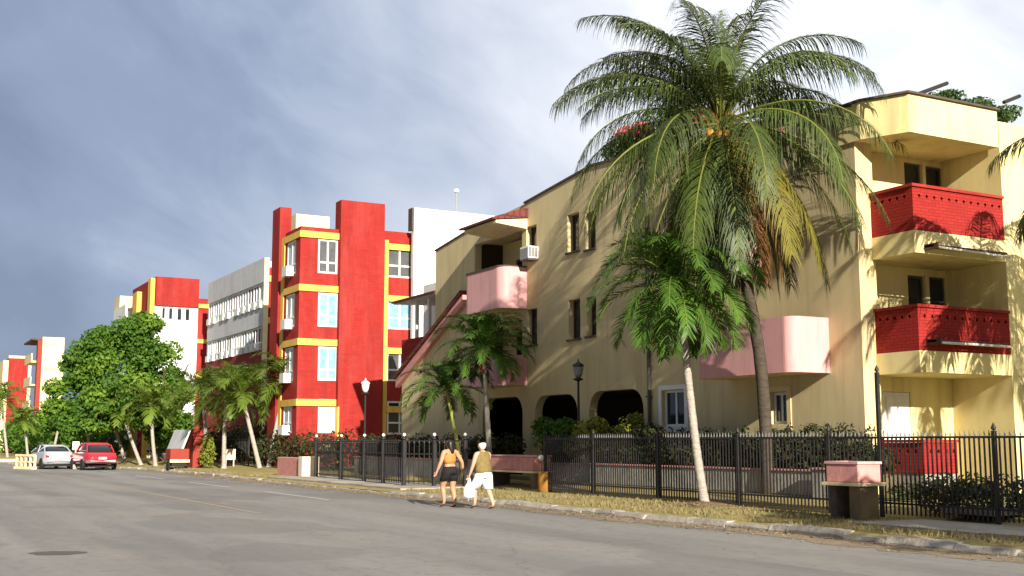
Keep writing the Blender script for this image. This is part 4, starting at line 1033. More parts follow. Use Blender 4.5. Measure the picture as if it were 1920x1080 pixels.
def shell(T, name, m_, rings, n=20, mbs=None, seed=0):
    q = random.Random(seed); rr_ = []
    for (c, rx, ry_) in rings:
        ph = q.uniform(0,6); rr_.append([(c[0]+rx*cos(a)*(1+.025*sin(5*a+ph)), c[1]+ry_*sin(a)*(1+.04*sin(6*a+ph)), c[2]+.008*sin(3*a+ph)) for a in [k/n*2*pi for k in range(n)]])
    mb = mbs or MB(); mb.loft(rr_); return mb if mbs else mb.build(name, m_, T, local=True, smooth=True)
def shorts(T, m_, W_, D_, waist, crotch, lk, rk, hem, flare=1.0):
    mb = MB(); z0 = waist
    shell(T, '', '', [((0,.0,z0), W_*.86, D_*.92), ((0,-.01,z0-.06), W_*.96, D_), ((0,-.015,(z0+crotch)/2), W_, D_*1.08), ((0,-.01,crotch), W_*1.0, D_*1.02)], mbs=mb, seed=1)
    for sg, kn in ((-1,lk),(1,rk)):
        h = Vector((sg*W_*.5, -.005, crotch+.03)); k_ = Vector(kn); f = (h.z-hem)/(h.z-k_.z); e = h.lerp(k_, f)
        shell(T, '', '', [(tuple(h+Vector((0,0,.05))), W_*.52, D_*.98), (tuple(h), W_*.55, D_*.98), (tuple(h.lerp(e,.5)), W_*.54*flare, D_*.90), (tuple(e), W_*.54*flare, D_*.84)], mbs=mb, seed=3+sg)
    return mb.build('shorts', m_, T, local=True, smooth=True)
f1 = onZ(843,951); f2 = onZ(906,954)
J1 = dict(pelvis=(0,0,.90), waist=(0,.01,1.06), chest=(0,.015,1.24), shoul=(0,0,1.36), neck=(0,.01,1.42), headb=(0,.03,1.49), headm=(0,.035,1.555), headt=(0,.02,1.61),
  lsh=(-.185,0,1.345), lel=(-.30,-.03,1.10), lwr=(-.37,.03,.88), rsh=(.185,0,1.345), rel=(.33,-.06,1.10), rwr=(.41,-.01,.88),
  lhp=(-.095,.01,.85), lkn=(-.10,.16,.49), lan=(-.09,.10,.12), lfoot=(0,.075,-.06), rhp=(.095,-.01,.85), rkn=(.10,.02,.47), ran=(.10,-.10,.085))
T1, b1 = person('dark-haired woman in an orange-yellow halter top and black shorts, walking away', (f1.x,f1.y,0), radians(12), J1, 'skin',
   dict(hip=.185, waist=.155, chest=.175, arm=1.22, leg=1.18))
shell(T1, 'top', 'top_orange', [((0,.008,1.07),.158,.118), ((0,.012,1.15),.168,.122), ((0,.018,1.23),.176,.124), ((0,.018,1.265),.165,.115)], seed=2)
for sg in (-1,1): MB().tube([(sg*.09,-.085,1.24),(sg*.07,-.085,1.33),(sg*.045,-.045,1.425),(sg*.05,.05,1.40),(sg*.07,.12,1.25)], .011, 6).build('strap', 'top_orange', bpy.data.objects[[c_.name for c_ in T1.children if c_.name.startswith('top')][0]], local=True)
shorts(T1, 'shorts_black', .215, .158, .99, .80, J1['lkn'], J1['rkn'], .64, 1.0)
hb = MB(); hb.add(*skin_mesh({'t': ((0,.005,1.62),(.095,.10)), 'm': ((0,-.012,1.55),(.118,.115)), 'b': ((0,-.06,1.46),(.095,.065)), 'p': ((.01,-.085,1.38),(.07,.04)), 'q': ((.015,-.09,1.30),(.03,.02))}, [('t','m'),('m','b'),('b','p'),('p','q')]))
hb.build('hair', 'hair_black', T1, local=True, smooth=True)
J2 = dict(pelvis=(0,0,.86), waist=(0,.02,1.03), chest=(0,.03,1.20), shoul=(0,.03,1.32), neck=(0,.05,1.38), headb=(0,.08,1.445), headm=(0,.09,1.51), headt=(0,.075,1.565),
  lsh=(-.19,.03,1.30), lel=(-.27,.05,1.04), lwr=(-.30,.14,.82), rsh=(.185,.02,1.30), rel=(.22,.10,1.05), rwr=(.17,.28,.93),
  lhp=(-.10,.02,.81), lkn=(-.11,.22,.46), lan=(-.10,.20,.11), lfoot=(0,.08,-.055), rhp=(.10,-.02,.81), rkn=(.11,-.05,.45), ran=(.11,-.26,.10), rfoot=(0,.085,-.055))
T2, b2 = person('older woman with white hair, olive sleeveless blouse and knee-length white shorts, walking away mid-stride', (f2.x,f2.y,0), radians(10), J2, 'skin_pale',
   dict(hip=.19, waist=.18, chest=.18, arm=1.2, leg=1.22, grip='l'))
shell(T2, 'blouse', 'blouse_olive', [((0,-.005,.85),.225,.168), ((0,.0,.93),.222,.165), ((0,.015,1.04),.212,.158), ((0,.03,1.17),.212,.152), ((0,.03,1.26),.208,.138), ((0,.03,1.325),.185,.105), ((0,.035,1.36),.12,.082), ((0,.045,1.375),.075,.07)], seed=6)
shorts(T2, 'shorts_white', .215, .160, .93, .74, J2['lkn'], J2['rkn'], .47, 1.08)
hb = MB(); hb.add(*skin_mesh({'t': ((0,.06,1.575),(.098,.098)), 'm': ((0,.045,1.51),(.118,.115)), 'b': ((0,.025,1.445),(.078,.06)), 'n': ((0,.015,1.41),(.05,.035))}, [('t','m'),('m','b'),('b','n')]))
hb.build('hair', 'hair_white', T2, local=True, smooth=True)
# plastic bag hanging from her left hand
R3 = Matrix.Rotation(radians(10),4,'Z'); hp = Vector((f2.x,f2.y,0))+R3@Vector((-.30,.16,.735))
T = thing('plastic_bag', 'bulging white plastic carrier bag hanging from the older woman\'s left hand', 'bag', tuple(hp))
rings = []; random.seed(4)
for z_, rx, ry_ in ((-.10,.045,.03),(-.15,.085,.05),(-.24,.135,.085),(-.34,.165,.105),(-.42,.165,.105),(-.47,.13,.08),(-.485,.05,.03)):
    rings.append([(rx*cos(a)*(1+.10*sin(a*5+z_*30)), ry_*sin(a)*(1+.12*cos(a*4+z_*20)), z_) for a in [q/20*2*pi for q in range(20)]])
MB().loft(rings).build('sack', 'bag_white', T, local=True, smooth=True)
for sg in (-1,1): MB().tube([(sg*.03,0,-.11),(sg*.022,.0,-.05),(sg*.006,0,.0)], (.018,.006), 6).build('handle', 'bag_white', T, local=True)

# ============================================================ PALMS
def frond(mb, rb, base, az, e0, length, droop, nl=42, ll=.6, lw=.035, sag=1.0, rnd=None, pw=1.25, tail=.35, start=.10, lift=.45, segs=3):
    """az: heading of the frond; e0: start elevation (deg); droop: total fall of the rachis (deg)"""
    rnd = rnd or random; N_ = 16; pts = [Vector(base)]; dirs = []
    side_bend = rnd.uniform(-.25,.25)
    for i in range(N_):
        t = (i+.5)/N_; e = radians(e0-droop*t**pw); a = az+side_bend*t
        d = Vector((cos(e)*cos(a), cos(e)*sin(a), sin(e))); dirs.append(d); pts.append(pts[-1]+d*(length/N_))
    rb.tube(pts, [ .024*(length/3)*(1-.85*i/N_)+.003 for i in range(N_+1)], 4, cap=False)
    tw = rnd.uniform(-.25,.25)
    for k in range(nl):
        t = start+(1-start)*(k+rnd.uniform(-.3,.3))/nl; t = min(max(t,.02),.995); f = t*N_; i = min(int(f), N_-1)
        p = pts[i].lerp(pts[i+1], f-i); d = dirs[i]
        s = d.cross(Vector((0,0,1))); 
        if s.length < .1: s = Vector((sin(az), -cos(az), 0))
        s.normalize(); up = s.cross(d)
        prof = min(1, (t-start*.5)*4+.25)*(1-(1-tail)*max(0,(t-.45)/.55)**1.5)
        for sg in (-1,1):
            L = ll*prof*rnd.uniform(.55,1.2)
            if rnd.random() < .10: continue
            v = (s*sg*rnd.uniform(.75,1.0)+d*(.45+.5*t)*rnd.uniform(.8,1.2)+up*(lift*rnd.uniform(.5,1.3)+tw*sg)).normalized()
            q = p.copy(); w0 = lw*rnd.uniform(.7,1.2)
            wd = v.cross(up); wd = wd.normalized() if wd.length > .05 else d
            vs = [q-wd*w0*.35, q+wd*w0*.35]; fs = []
            for j in range(1, segs+1):
                v = (v+Vector((0,0,-1))*sag*.42*j/segs*rnd.uniform(.7,1.3)).normalized(); q = q+v*(L/segs)
                w = w0*.5*(1-(j/segs)**2.2)+.0015
                vs += [q-wd*w, q+wd*w]; o = (j-1)*2; fs.append((o, o+1, o+3, o+2))
            mb.add(vs, fs)
def trunk(T, pts, r0, r1, m_, name='trunk', ringy=.03, n=10, flare=1.5):
    pts = [Vector(p) for p in pts]; P2 = []; R2 = []; K = 26
    def cat(t):
        f = t*(len(pts)-1); i = min(int(f), len(pts)-2); u = f-i
        p0 = pts[max(i-1,0)]; p1 = pts[i]; p2 = pts[i+1]; p3 = pts[min(i+2,len(pts)-1)]
        return .5*((2*p1)+(p2-p0)*u+(2*p0-5*p1+4*p2-p3)*u*u+(3*p1-p0-3*p2+p3)*u**3)
    for k in range(K+1):
        t = k/K; P2.append(cat(t)); r = r0+(r1-r0)*t**.7; r *= 1+(flare-1)*max(0,1-t*9)**2+ringy*(1 if k%2 else -1); R2.append(r)
    return MB().tube(P2, R2, n).build(name, m_, T, smooth=True)
def fan(T, base, n, length, rnd, e_hi=78, e_lo=-25, droop=85, ll=.5, nl=34, lw=.035, m_='palm_small', sag=1.0, split=False, **kw):
    mb = MB(); rb = MB(); g = 2.399963
    for i in range(n):
        t = i/(n-1); e0 = e_hi+(e_lo-e_hi)*t**1.1+rnd.uniform(-6,6); L = length*(.78+.25*sin(pi*min(1,t*1.1)))*rnd.uniform(.92,1.08)
        if split: mb = MB(); rb = MB()
        frond(mb, rb, base, i*g+rnd.uniform(-.2,.2), e0, L, droop*(1.0-.35*t)*rnd.uniform(.85,1.15), nl, ll, lw, sag, rnd, **kw)
        if split: rb.build('rachis', 'rachis', mb.build('frond', m_, T))
    if not split: rb.build('rachis', 'rachis', mb.build('crown', m_, T))
def small_palm(label, base, top, n, length, seed, ll=.5, nl=34, lw=.05, m_='palm_small', r=.10, split=False, group='short palms lining the street', shaft=.45, trunk_m='trunk_grey', mid=None, fruit=False, **kw):
    rnd = random.Random(seed); T = thing('palm_tree', label, 'palm tree', base, group)
    base = Vector(base); top = Vector(top); pts = [base-Vector((0,0,.05))]+([Vector(mid)] if mid else [base.lerp(top,.5)+Vector((rnd.uniform(-.05,.05),0,0))])+[top]
    trunk(T, pts, r, r*.68, trunk_m)
    d = (pts[-1]-pts[-2]).normalized()
    MB().tube([top-d*.02, top+d*shaft*.3, top+d*shaft*.75, top+d*shaft], [r*.72, r*.85, r*.6, r*.35], 10).build('crownshaft', 'crownshaft', T, smooth=True)
    if fruit:
        m = MB(); q = random.Random(seed+5)
        for k in range(60): a = q.uniform(0,2*pi); rr_ = q.uniform(.05,.22); ell(m, top+Vector((rr_*cos(a),rr_*sin(a),-.05-q.uniform(0,.35))), (.022,.022,.026), 5, 4)
        m.build('fruit_cluster', 'cart_red', T)
    fan(T, top+d*shaft, n, length, rnd, ll=ll, nl=nl, lw=lw, m_=m_, split=split, **kw); return T

# palm on the verge in front of the beige building
b = onZ(1322,946,.15); t = b+Vector((0,0,1)); Dp = b.dot(FWD)
def above(p, px, py):      # the point straight at p's depth seen at px,py
    r = ray(px, py); s_ = p.dot(FWD)/r.dot(FWD); return Vector((r.x*s_, r.y*s_, EYE+r.z*s_))
tp = above(b,1277,582); tp2 = above(b,1303,820)
small_palm('stout short palm with a dense drooping crown and pale trunk on the dry verge', tuple(b), tuple(tp), 56, 2.5, 41, ll=.58, nl=64, lw=.034, r=.12, split=True, mid=tuple(tp2), shaft=.55,
   e_hi=88, e_lo=-45, droop=122, sag=.9, lift=.5, pw=1.7, tail=.45)
# palm in the garden left of the arches
b = Vector((18.4, onX(922,850,18.4)[0], .25)); tp = above(b,908,680)
small_palm('short palm with orange fruit clusters under its crown in front of the leftmost arch', tuple(b), tuple(tp), 38, 2.2, 7, ll=.52, nl=48, lw=.045, r=.11, fruit=True, shaft=.5, e_hi=87, e_lo=-20, droop=120, sag=.9, lift=.5, pw=1.7)
b = Vector((17.9, onX(872,850,17.9)[0], .25)); tp = above(b,842,752)
small_palm('low leaning palm with a yellowish trunk left of the fruiting palm', tuple(b), tuple(tp), 28, 1.95, 9, ll=.5, nl=44, lw=.045, r=.08, shaft=.4, e_hi=84, e_lo=-25, droop=115, sag=.9, lift=.5, pw=1.7, trunk_m='crownshaft')
# pair of trunks leaning apart, in front of the red block
b = Vector((17.9,60.5,.2)); bA = above(b,488,876); bB = above(b,503,876)
def pair(label, b_, cx, cy, seed, n=17, L=2.6, m_='palm_far', r=.14, **kw):
    tp = above(b_, cx, cy); small_palm(label, (b_.x,b_.y,.18), tuple(tp), n, L, seed, ll=.85, nl=42, lw=.065, m_=m_, r=r, shaft=.6, e_hi=86, e_lo=-25, droop=115, sag=.9, lift=.5, pw=1.6, **kw)
pair('left-leaning palm of the V-shaped pair before the red block', bA, 458, 758, 12, n=20)
pair('right-leaning palm of the V-shaped pair, its crown overlapping the red block', bB, 532, 736, 13, n=26, L=2.8)
b = Vector((17.4,63.5,.2)); pair('bushy palm between the V-shaped pair and the kiosk', above(b,420,874), 424, 758, 14, n=20, L=3.0)
b = Vector((17.2,66.5,.2)); pair('palm with drooping fronds just right of the broad tree', above(b,386,874), 382, 764, 15, n=20, L=2.9)
# row along the far verge
def far_palm(label, px, X, cx, cy, seed, L=2.3):
    y = onX(px,872,X)[0]; b_ = Vector((X,y,.15)); tp = above(b_, cx, cy); small_palm(label, (X,y,.15), tuple(tp), 20, L, seed, ll=.8, nl=34, lw=.07, m_='palm_far', r=.13, shaft=.5, e_hi=84, e_lo=-25, droop=110, sag=.9, lift=.5, pw=1.6)
far_palm('upright palm before the right half of the broad tree', 292, 15.3, 284, 775, 31, 2.5)
far_palm('palm leaning left before the middle of the broad tree', 265, 15.2, 232, 782, 32)
far_palm('palm leaning away from the handcart, under the broad tree', 236, 15.0, 212, 790, 33)
far_palm('palm behind the red car', 172, 14.5, 160, 792, 34, 2.2)
far_palm('palm behind the silver sedan, left edge of the broad tree', 96, 13.4, 112, 792, 35, 2.3)
far_palm('palm at the far left margin with a grey trunk', 14, 10.5, 4, 762, 36, 2.9)
far_palm('far palm standing left of the yellow block', 52, 12.2, 46, 800, 37, 2.2)

# ------------------------------------------------------------ coconut palm
rnd = random.Random(77)
cb = Vector((19.0, onX(1440,850,19.0)[0], .38)); crown = above(cb+Vector((0,0,0))-FWD*.6, 1352, 232)
CT = thing('coconut_palm', 'tall coconut palm with feathery fronds and orange nuts, dark trunk in the hedge', 'palm tree', tuple(cb))
tps = [cb-Vector((0,0,.1)), above(cb,1428,700), above(cb-FWD*.3,1402,540), above(cb-FWD*.5,1372,380), crown-Vector((0,0,.15))]
trunk(CT, tps, .165, .12, 'trunk_dark', flare=1.35)
MB().tube([crown-Vector((0,0,.5)), crown-Vector((0,0,.2)), crown+Vector((0,0,.15))], [.13,.24,.12], 10).build('crownshaft', 'palm_brown', CT, smooth=True)
def cf(phi, e0, L, droop, m_='palm_coco', nl=112, ll=1.2, sag=2.4, pw=1.25, lift=.18, lw=.025, **kw):
    """phi: 0 = towards image right, 90 = away, -90 = towards the viewer"""
    dv = RIGHT*cos(radians(phi))+FWD*sin(radians(phi)); az = math.atan2(dv.y, dv.x); mb = MB(); rb = MB(); L *= rnd.uniform(.90,1.0)
    frond(mb, rb, crown+dv*.06, az, e0, L, droop, nl, ll, lw, sag, rnd, pw, lift=lift, segs=4, start=.14, **kw)
    fo = mb.build('frond', m_, CT); rb.build('rachis', 'rachis' if m_ != 'palm_brown' else 'palm_brown', fo)
# left and upper left
cf(168, 56, 4.9, 105); cf(-165, 36, 4.4, 80); cf(150, 66, 4.7, 100); cf(135, 78, 4.6, 95); cf(-172, 47, 4.7, 96)
cf(-150, 74, 4.5, 100); cf(120, 86, 4.2, 75); cf(178, 66, 4.8, 122); cf(-120, 80, 4.2, 95); cf(160, 80, 4.4, 70)
# upright and to the upper right
cf(80, 88, 4.0, 40, ll=.8); cf(40, 84, 3.9, 45, ll=.8); cf(8, 68, 4.9, 112, ll=1.3); cf(-14, 62, 4.7, 125, ll=1.3); cf(28, 64, 4.8, 130, ll=1.3); cf(-5, 76, 4.8, 105, ll=1.2); cf(100, 70, 4.4, 100); cf(55, 66, 4.5, 120); cf(-35, 68, 4.4, 130); cf(4, 50, 4.4, 118)
cf(95, 80, 5.2, 55, ll=1.0); cf(130, 70, 5.0, 80); cf(60, 82, 5.0, 60, ll=1.0); cf(-60, 84, 4.6, 85); cf(-175, 80, 5.0, 92); cf(145, 56, 4.6, 105); cf(-100, 60, 4.2, 115)
# right, low
cf(-8, 14, 4.9, 52, ll=.9); cf(-20, -8, 5.2, 62); cf(18, 4, 4.7, 80); cf(-40, -14, 5.1, 60); cf(-30, 22, 4.8, 92)
# left, low
cf(172, 14, 4.6, 90); cf(-160, -4, 5.1, 78); cf(-172, 24, 4.5, 100); cf(-140, -12, 5.0, 64); cf(155, 0, 4.8, 80); cf(-152, -26, 5.0, 55); cf(-128, 10, 4.6, 95)
# hanging
cf(-70, -30, 4.9, 55, 'palm_coco_yellow'); cf(-48, -34, 5.0, 52, 'palm_coco_yellow'); cf(-95, -42, 4.6, 45); cf(-60, -60, 4.8, 26, 'palm_brown', ll=.7)
cf(-30, -58, 4.7, 30, 'palm_brown', ll=.7); cf(60, -35, 4.6, 50); cf(110, -30, 4.6, 55); cf(-120, -40, 4.6, 45); cf(-15, -40, 5.0, 45); cf(90, 20, 4.4, 95); cf(-80, 0, 4.4, 88); cf(-108, -58, 4.5, 28); cf(-50, 12, 4.8, 98)
cf(140, -50, 4.6, 35); cf(30, -45, 4.7, 40); cf(-135, -62, 4.4, 25); cf(170, -38, 4.7, 48); cf(-85, -66, 4.2, 20); cf(0, -62, 4.5, 25); cf(-165, -48, 4.6, 38); cf(-25, -25, 5.1, 55); cf(75, -60, 4.4, 25)
for i in range(16):
    a = rnd.uniform(0, 2*pi); rr_ = rnd.uniform(.16,.42); c = crown+Vector((rr_*cos(a), rr_*sin(a), -.30+rnd.uniform(-.38,.22)))
    ell(MB(), c, (.095,.095,.125), 10, 8).build('coconut', 'coconut', CT, smooth=True)
for i in range(9):
    dv = RIGHT*rnd.uniform(-1,1)+FWD*rnd.uniform(-1,.2); m = MB(); dv.normalize()
    for k in range(9):
        v = (dv+Vector((rnd.uniform(-.5,.5),rnd.uniform(-.5,.5),rnd.uniform(-.1,.9)))).normalized(); p = crown+dv*.15; m.tube([p, p+v*.28, p+v*.42+Vector((0,0,-.12))], [.014,.010,.005], 4)
    m.build('flower_stalk', 'coconut', CT)

# coconut palm just outside the frame on the right: its fronds hang into the picture
rb0 = Vector((22.1,13.4,.2)); 
T = thing('coconut_palm', 'coconut palm at the right margin, its drooping frond tips beside the red balconies', 'palm tree', tuple(rb0))
rnd2 = random.Random(5); topc = rb0+Vector((0,.2,6.9))
trunk(T, [rb0, rb0+Vector((.1,0,4)), topc], .17, .12, 'trunk_dark')
for i in range(22):
    mb = MB(); rb_ = MB(); tt = i/21
    frond(mb, rb_, topc, i*2.399+.4, 75-95*tt, 3.6, 105-25*tt, 84, 1.15, .04, 2.8, rnd2, 1.2, start=.14, lift=.25)
    rb_.build('rachis', 'rachis', mb.build('frond', 'palm_coco', T))
MB().tube([topc-Vector((0,0,.5)), topc-Vector((0,0,.2)), topc+Vector((0,0,.15))], [.13,.24,.12], 10).build('crownshaft', 'palm_brown', T, smooth=True)

# two short palms nearer than the frame, whose shade falls across the verge and pavement
small_palm('short palm on the near verge beyond the right edge, shading the pavement', (14.7,5.6,.15), (14.7,5.7,3.5), 30, 1.9, 51, ll=.5, nl=34, lw=.06, r=.12, shaft=.5, e_hi=86, e_lo=8, droop=115)
small_palm('second short palm on the near verge, beyond the right edge', (15.2,2.9,.15), (15.2,3.1,4.2), 30, 1.9, 52, ll=.5, nl=34, lw=.06, r=.12, shaft=.5, e_hi=86, e_lo=8, droop=115)
# ============================================================ LEAF MASSES
def leaves(mb, c, r, n, size, rnd, shell=.55, aspect=1.6, flat=0):
    c = Vector(c)
    for _ in range(n):
        while True:
            v = Vector((rnd.uniform(-1,1), rnd.uniform(-1,1), rnd.uniform(-1,1)))
            if 0 < v.length <= 1: break
        if v.length < shell: v = v.normalized()*rnd.uniform(shell,1)
        p = c+Vector((v.x*r[0], v.y*r[1], v.z*r[2]))
        nn = (v.normalized()*.7+Vector((rnd.uniform(-1,1), rnd.uniform(-1,1), rnd.uniform(-.4,1)))).normalized()
        a = nn.cross(Vector((rnd.uniform(-1,1), rnd.uniform(-1,1), rnd.uniform(-1,1)))); 
        if a.length < .05: continue
        a.normalize(); b_ = nn.cross(a); s = size*rnd.uniform(.6,1.3); w = s/aspect
        mb.add([p-a*s*.5, p+b_*w*.5-a*.05*s, p+a*s*.5-nn*s*.12, p-b_*w*.5-a*.05*s], [(0,1,2,3)])
# broad dark-green tree
rnd = random.Random(101)
tb = Vector((17.5, onX(235,870,17.5)[0]-14, .2)); tb = Vector((16.6, 77.5, .2))
TR = thing('broad_tree', 'large dense dark-green broadleaf tree filling the far end of the verge behind the palms', 'tree', tuple(tb))
def tpos(px, py, off=0): return above(tb+FWD*off, px, py)
lobes = [(228,640,58,45,0),(270,625,40,38,-.6),(185,660,52,48,0),(150,700,46,45,.6),(300,680,42,50,.3),(245,700,60,55,-1.8),(190,720,55,50,-1.5),(130,745,48,42,.2),(110,780,36,35,.4),
   (315,745,44,48,-.4),(330,790,30,36,.2),(270,770,55,40,-1.6),(210,780,60,38,-1.8),(150,790,50,34,-.8),(300,820,34,24,-.4),(255,612,30,24,.4),(340,735,22,34,.9),(200,632,26,26,1.2)]
m1 = MB(); m2 = MB(); px2m = tb.dot(FWD)/2209
for i, (lx, ly, rx_, rz_, off) in enumerate(lobes):
    c = tpos(lx, ly, off)
    for k in range(10):
        v = Vector((rnd.uniform(-1,1), rnd.uniform(-1,1), rnd.uniform(-1,1))).normalized()
        cc = c+Vector((v.x*rx_*px2m*.72, v.y*rx_*px2m*.72, v.z*rz_*px2m*.72)); q = rnd.uniform(.34,.60)
        leaves(m2 if (rnd.random() < .30) else m1, cc, (rx_*px2m*q, rx_*px2m*q, rz_*px2m*q*.8), 250, .27, rnd, .4)
    leaves(m1, c, (rx_*px2m*.8, rx_*px2m*.8, rz_*px2m*.8), 300, .30, rnd, .5)
m1.build('crown', 'leaf_tree', TR); m2.build('crown', 'leaf_tree_light', TR)
trunk(TR, [tb, tb+Vector((.1,.1,1.5)), tb+Vector((.2,.1,3.4))], .42, .28, 'bark')
lm = MB()
for k in range(10):
    a = k*2.4; v = Vector((cos(a)*rnd.uniform(.4,1), sin(a)*rnd.uniform(.4,1), rnd.uniform(.5,1.0))).normalized(); p0 = tb+Vector((.15,.1,2.2+.15*k)); lm.tube([p0, p0+v*1.6, p0+v*3.2+Vector((0,0,.4))], [.16,.10,.04], 6)
lm.build('limb', 'bark', TR)

def bush(name, label, cat, blobs, m_, size=.09, n=500, seed=1, group=None, extra=None):
    rnd_ = random.Random(seed); c0_ = blobs[0][0]; T = thing(name, label, cat, (c0_[0], c0_[1], c0_[2]-blobs[0][1][2]), group); mb = MB()
    for c_, r_ in blobs: leaves(mb, c_, r_, n, size, rnd_, .35)
    mb.build('foliage', m_, T)
    sm = MB()
    for k in range(5):
        a = k*1.3; p0 = Vector((c0_[0], c0_[1], c0_[2]-blobs[0][1][2]-.1)); sm.tube([p0, p0+Vector((cos(a)*.12,sin(a)*.12,.5)), Vector(c0_)+Vector((cos(a)*blobs[0][1][0]*.5,sin(a)*blobs[0][1][1]*.5,0))], [.02,.014,.008], 4)
    sm.build('stem', 'bark', T)
    if extra:
        mb = MB()
        for c_, r_ in extra[0]: leaves(mb, c_, r_, extra[2], size, rnd_, .3)
        mb.build('blossom', extra[1], T)
    return T
# leaning street tree just nearer than the frame: dapples the verge at lower right
tb2 = Vector((15.0,.8,.15)); T = thing('street_tree', 'small leaning broadleaf tree beyond the right edge, dappling the near verge', 'tree', tuple(tb2)); mb = MB(); rnd = random.Random(31)
for k in range(16):
    a = k*2.4; q = .35+.65*(k%5)/4; leaves(mb, (13.9+1.7*q*cos(a), .8+2.3*q*sin(a), 5.2+.7*sin(k*1.9)), (.75,.75,.5), 230, .17, rnd, .3)
mb.build('crown', 'leaf_tree', T); trunk(T, [tb2, tb2+Vector((-.3,0,2.2)), Vector((14.0,.8,5.0))], .16, .07, 'bark')
# hedge behind the long planter wall
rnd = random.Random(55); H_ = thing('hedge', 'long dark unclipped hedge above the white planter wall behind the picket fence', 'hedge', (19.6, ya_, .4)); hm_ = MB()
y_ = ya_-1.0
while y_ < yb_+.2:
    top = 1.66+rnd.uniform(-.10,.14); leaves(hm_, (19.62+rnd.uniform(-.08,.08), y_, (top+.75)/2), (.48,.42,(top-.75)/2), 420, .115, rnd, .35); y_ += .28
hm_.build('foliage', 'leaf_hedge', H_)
sp = MB()
for k in range(260):
    p = Vector((rnd.uniform(19.3,19.9), rnd.uniform(ya_-1.1, yb_), 1.45)); sp.tube([p, p+Vector((rnd.uniform(-.1,.1), rnd.uniform(-.1,.1), rnd.uniform(.2,.55)))], [.008,.004], 3)
    leaves(sp, p+Vector((0,0,rnd.uniform(.15,.5))), (.09,.09,.12), 7, .10, rnd, .2)
sp.build('shoot', 'leaf_hedge', H_)
st_m = MB(); [st_m.tube([(19.6,ya_-.9+k*.6,.4),(19.6,ya_-.9+k*.6,1.4)], .02, 4) for k in range(int((yb_-ya_+.9)/.6))]; st_m.build('stem', 'bark', H_)
yy = lambda px, X=19.0: onX(px,850,X)[0]
def at3(px, py, X): y_, z_ = onX(px,py,X); return (X, y_, z_)
bush('shrub', 'yellow-green croton bush with bright tips before the rightmost arch', 'shrub', [(at3(1100,812,19.0),(.5,.5,.42)),(at3(1120,800,19.1),(.35,.4,.3)),(at3(1085,838,18.9),(.5,.5,.35))], 'leaf_yellow', .13, 420, 61)
bush('shrub', 'dark green rounded shrub with a few yellow leaves before the middle arch', 'shrub', [(at3(1035,820,19.6),(.6,.9,.55)),(at3(1060,805,19.7),(.4,.6,.4)),(at3(1020,800,19.8),(.4,.5,.35))], 'leaf_tree', .12, 600, 62)
bush('shrub', 'tall thin shrub with orange-yellow sprigs at the right arch pier', 'shrub', [(at3(1180,800,19.7),(.35,.5,.4)),(at3(1195,788,19.8),(.2,.3,.25)),(at3(1160,815,19.5),(.4,.5,.3))], 'leaf_yellow', .11, 260, 63)
bush('shrub', 'dark shrub filling the corner beside the drain pipe', 'shrub', [(at3(1150,835,19.3),(.5,.7,.45)),(at3(1215,815,19.6),(.4,.7,.35))], 'leaf_hedge', .11, 650, 64)
bush('shrub', 'dark bush behind the fence in front of the leftmost arch', 'shrub', [(at3(955,835,19.5),(.5,.9,.45)),(at3(900,840,18.9),(.5,.9,.4))], 'leaf_hedge', .12, 500, 65)
bush('shrub', 'small yellow-green conical shrub right of the handcart', 'shrub', [((*onZ(389,876,.2).xy,.9),(.5,.5,.75)),((*onZ(389,876,.2).xy,1.5),(.3,.3,.5))], 'leaf_yellow', .16, 500, 66)
hb_ = [((18.9, y0_, 1.35+.12*sin(y0_*2.3)), (.5,.7,.5)) for y0_ in [36.5+.9*k for k in range(13)]]
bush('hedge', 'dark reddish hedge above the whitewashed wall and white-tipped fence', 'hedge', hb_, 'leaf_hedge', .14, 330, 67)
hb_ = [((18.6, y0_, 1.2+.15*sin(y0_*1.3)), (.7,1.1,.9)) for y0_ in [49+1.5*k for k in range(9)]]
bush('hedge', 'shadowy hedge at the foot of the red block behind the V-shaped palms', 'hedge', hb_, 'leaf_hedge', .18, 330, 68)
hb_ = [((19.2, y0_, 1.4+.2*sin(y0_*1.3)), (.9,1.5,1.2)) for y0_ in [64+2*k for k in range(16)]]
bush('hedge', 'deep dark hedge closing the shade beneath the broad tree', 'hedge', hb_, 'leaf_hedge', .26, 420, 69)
hb_ = [((16.0+.0*k-.25*k, 96+5*k, 2.2+.5*sin(k*2.1)), (2.2,3.0,2.2)) for k in range(9)]
bush('roadside_trees', 'distant low trees beyond the cars at the bend of the street', 'tree', hb_, 'leaf_tree', .5, 700, 70)
bush('hedge', 'low dark hedge behind the picket fence at the right edge of the frame', 'hedge', [((18.4-.12*k, 13.3+.62*k, .62), (.5,.5,.42)) for k in range(5)], 'leaf_hedge', .09, 650, 75)
bush('hedge', 'low green plants at the foot of the brick porch', 'hedge', [((19.3+.5*k, 17.9-.1*k, .55), (.45,.4,.2)) for k in range(5)], 'leaf_hedge', .08, 380, 76)
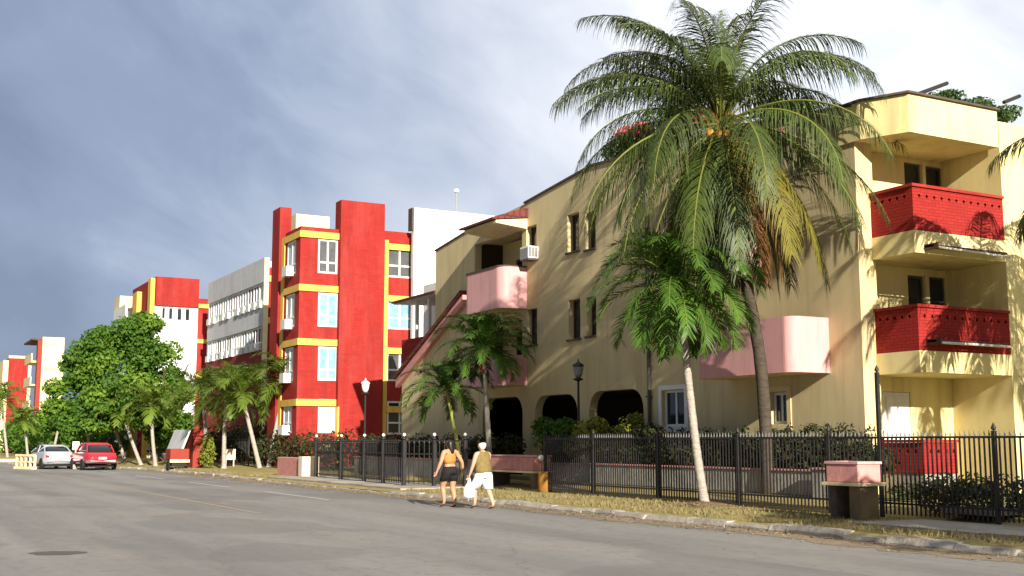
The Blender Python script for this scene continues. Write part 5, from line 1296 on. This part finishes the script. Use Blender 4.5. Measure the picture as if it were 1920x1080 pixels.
# roof plants
bush('roof_plant', 'bougainvillea with red blossom growing on the beige roof behind the coconut palm', 'plant', [(at3(1160,282,21.1),(.5,.8,.5)),(at3(1195,262,21.1),(.5,.8,.5)),((21.3,29.0,11.4),(.7,1.0,.8)),((21.2,27.8,11.5),(.7,1.1,.7)),((21.3,31.0,10.9),(.4,.5,.45))], 'leaf_roof', .13, 900, 71,
    extra=([(at3(1180,247,20.9),(.35,.8,.2)),(at3(1205,240,20.8),(.3,.5,.2)),((21.0,26.8,11.1),(.3,.5,.3)),((20.6,22.6,9.6),(.2,.4,.25))], 'bloom', 320))
bush('roof_plant', 'round green shrub on the beige roof right of the coconut crown', 'plant', [((21.4,23.9,10.6),(.5,.55,.5)),((21.4,23.2,10.45),(.4,.5,.35))], 'leaf_roof', .11, 600, 72)
bush('roof_plant', 'spreading leafy plant on the roof above the red balconies', 'plant', [((24.0+.36*k, 20.6, 10.45+.10*sin(k*2)-.02*k), (.40,.5,.24)) for k in range(8)], 'leaf_roof', .11, 420, 73)

# dry grass on the verge
rnd = random.Random(9); gm = MB(); gg = MB()
for _ in range(15000):
    y_ = 8+ (rnd.random()**1.3)*62; k_ = kx(y_); x_ = rnd.uniform(k_+.3, 17.15 if y_ < 33 else 15.6)
    if 33.4 < y_ < 47.6 or (y_ > 47.6 and rnd.random() < .3) or (x_ > 15.3 and y_ < 15.8): continue
    if sin(x_*2.1+1)*sin(y_*.8) > .55: continue
    z0_ = .135; h = rnd.uniform(.03,.11); a = rnd.uniform(0,pi); w = rnd.uniform(.008,.02)*(1+y_/40); dx_, dy_ = cos(a)*w, sin(a)*w; lx_, ly_ = rnd.uniform(-.05,.05), rnd.uniform(-.05,.05)
    gm.add([(x_-dx_,y_-dy_,z0_),(x_+dx_,y_+dy_,z0_),(x_+lx_,y_+ly_,z0_+h)], [(0,1,2)])
o = gm.build('dry_grass', 'drygrass'); o['kind'] = 'stuff'
# leaf litter and grit in the gutter and round the palm's foot
lt = MB()
for _ in range(3600):
    if rnd.random() < .7: y_ = rnd.uniform(9,60); x_ = kx(y_)-abs(rnd.gauss(0,.45)); z0_ = .004
    else: a = rnd.uniform(0,2*pi); q = abs(rnd.gauss(0,.5)); x_ = 16.6+cos(a)*q; y_ = 21.4+sin(a)*q*1.3; z0_ = .15+max(0,.10-q*.12)
    s_ = rnd.uniform(.012,.045); a = rnd.uniform(0,2*pi); lt.add([(x_+s_*cos(a+k*pi/2)*(1 if k%2 else .5), y_+s_*sin(a+k*pi/2)*(1 if k%2 else .5), z0_+rnd.uniform(0,.025)) for k in range(4)], [(0,1,2,3)])
o = lt.build('leaf_litter', 'litter'); o['kind'] = 'stuff'
# heap of soil round the palm's foot
mb = MB(); K=16; rr_ = [[(16.68+q*cos(k/K*2*pi)*(1+.15*sin(k*3)), 21.3+1.25*q*sin(k/K*2*pi), .13+h_) for k in range(K)] for q, h_ in ((.75,0),(.5,.05),(.3,.10),(.1,.13))]
mb.loft(rr_); o = mb.build('soil_heap', 'dirt', smooth=True); o['kind'] = 'structure'
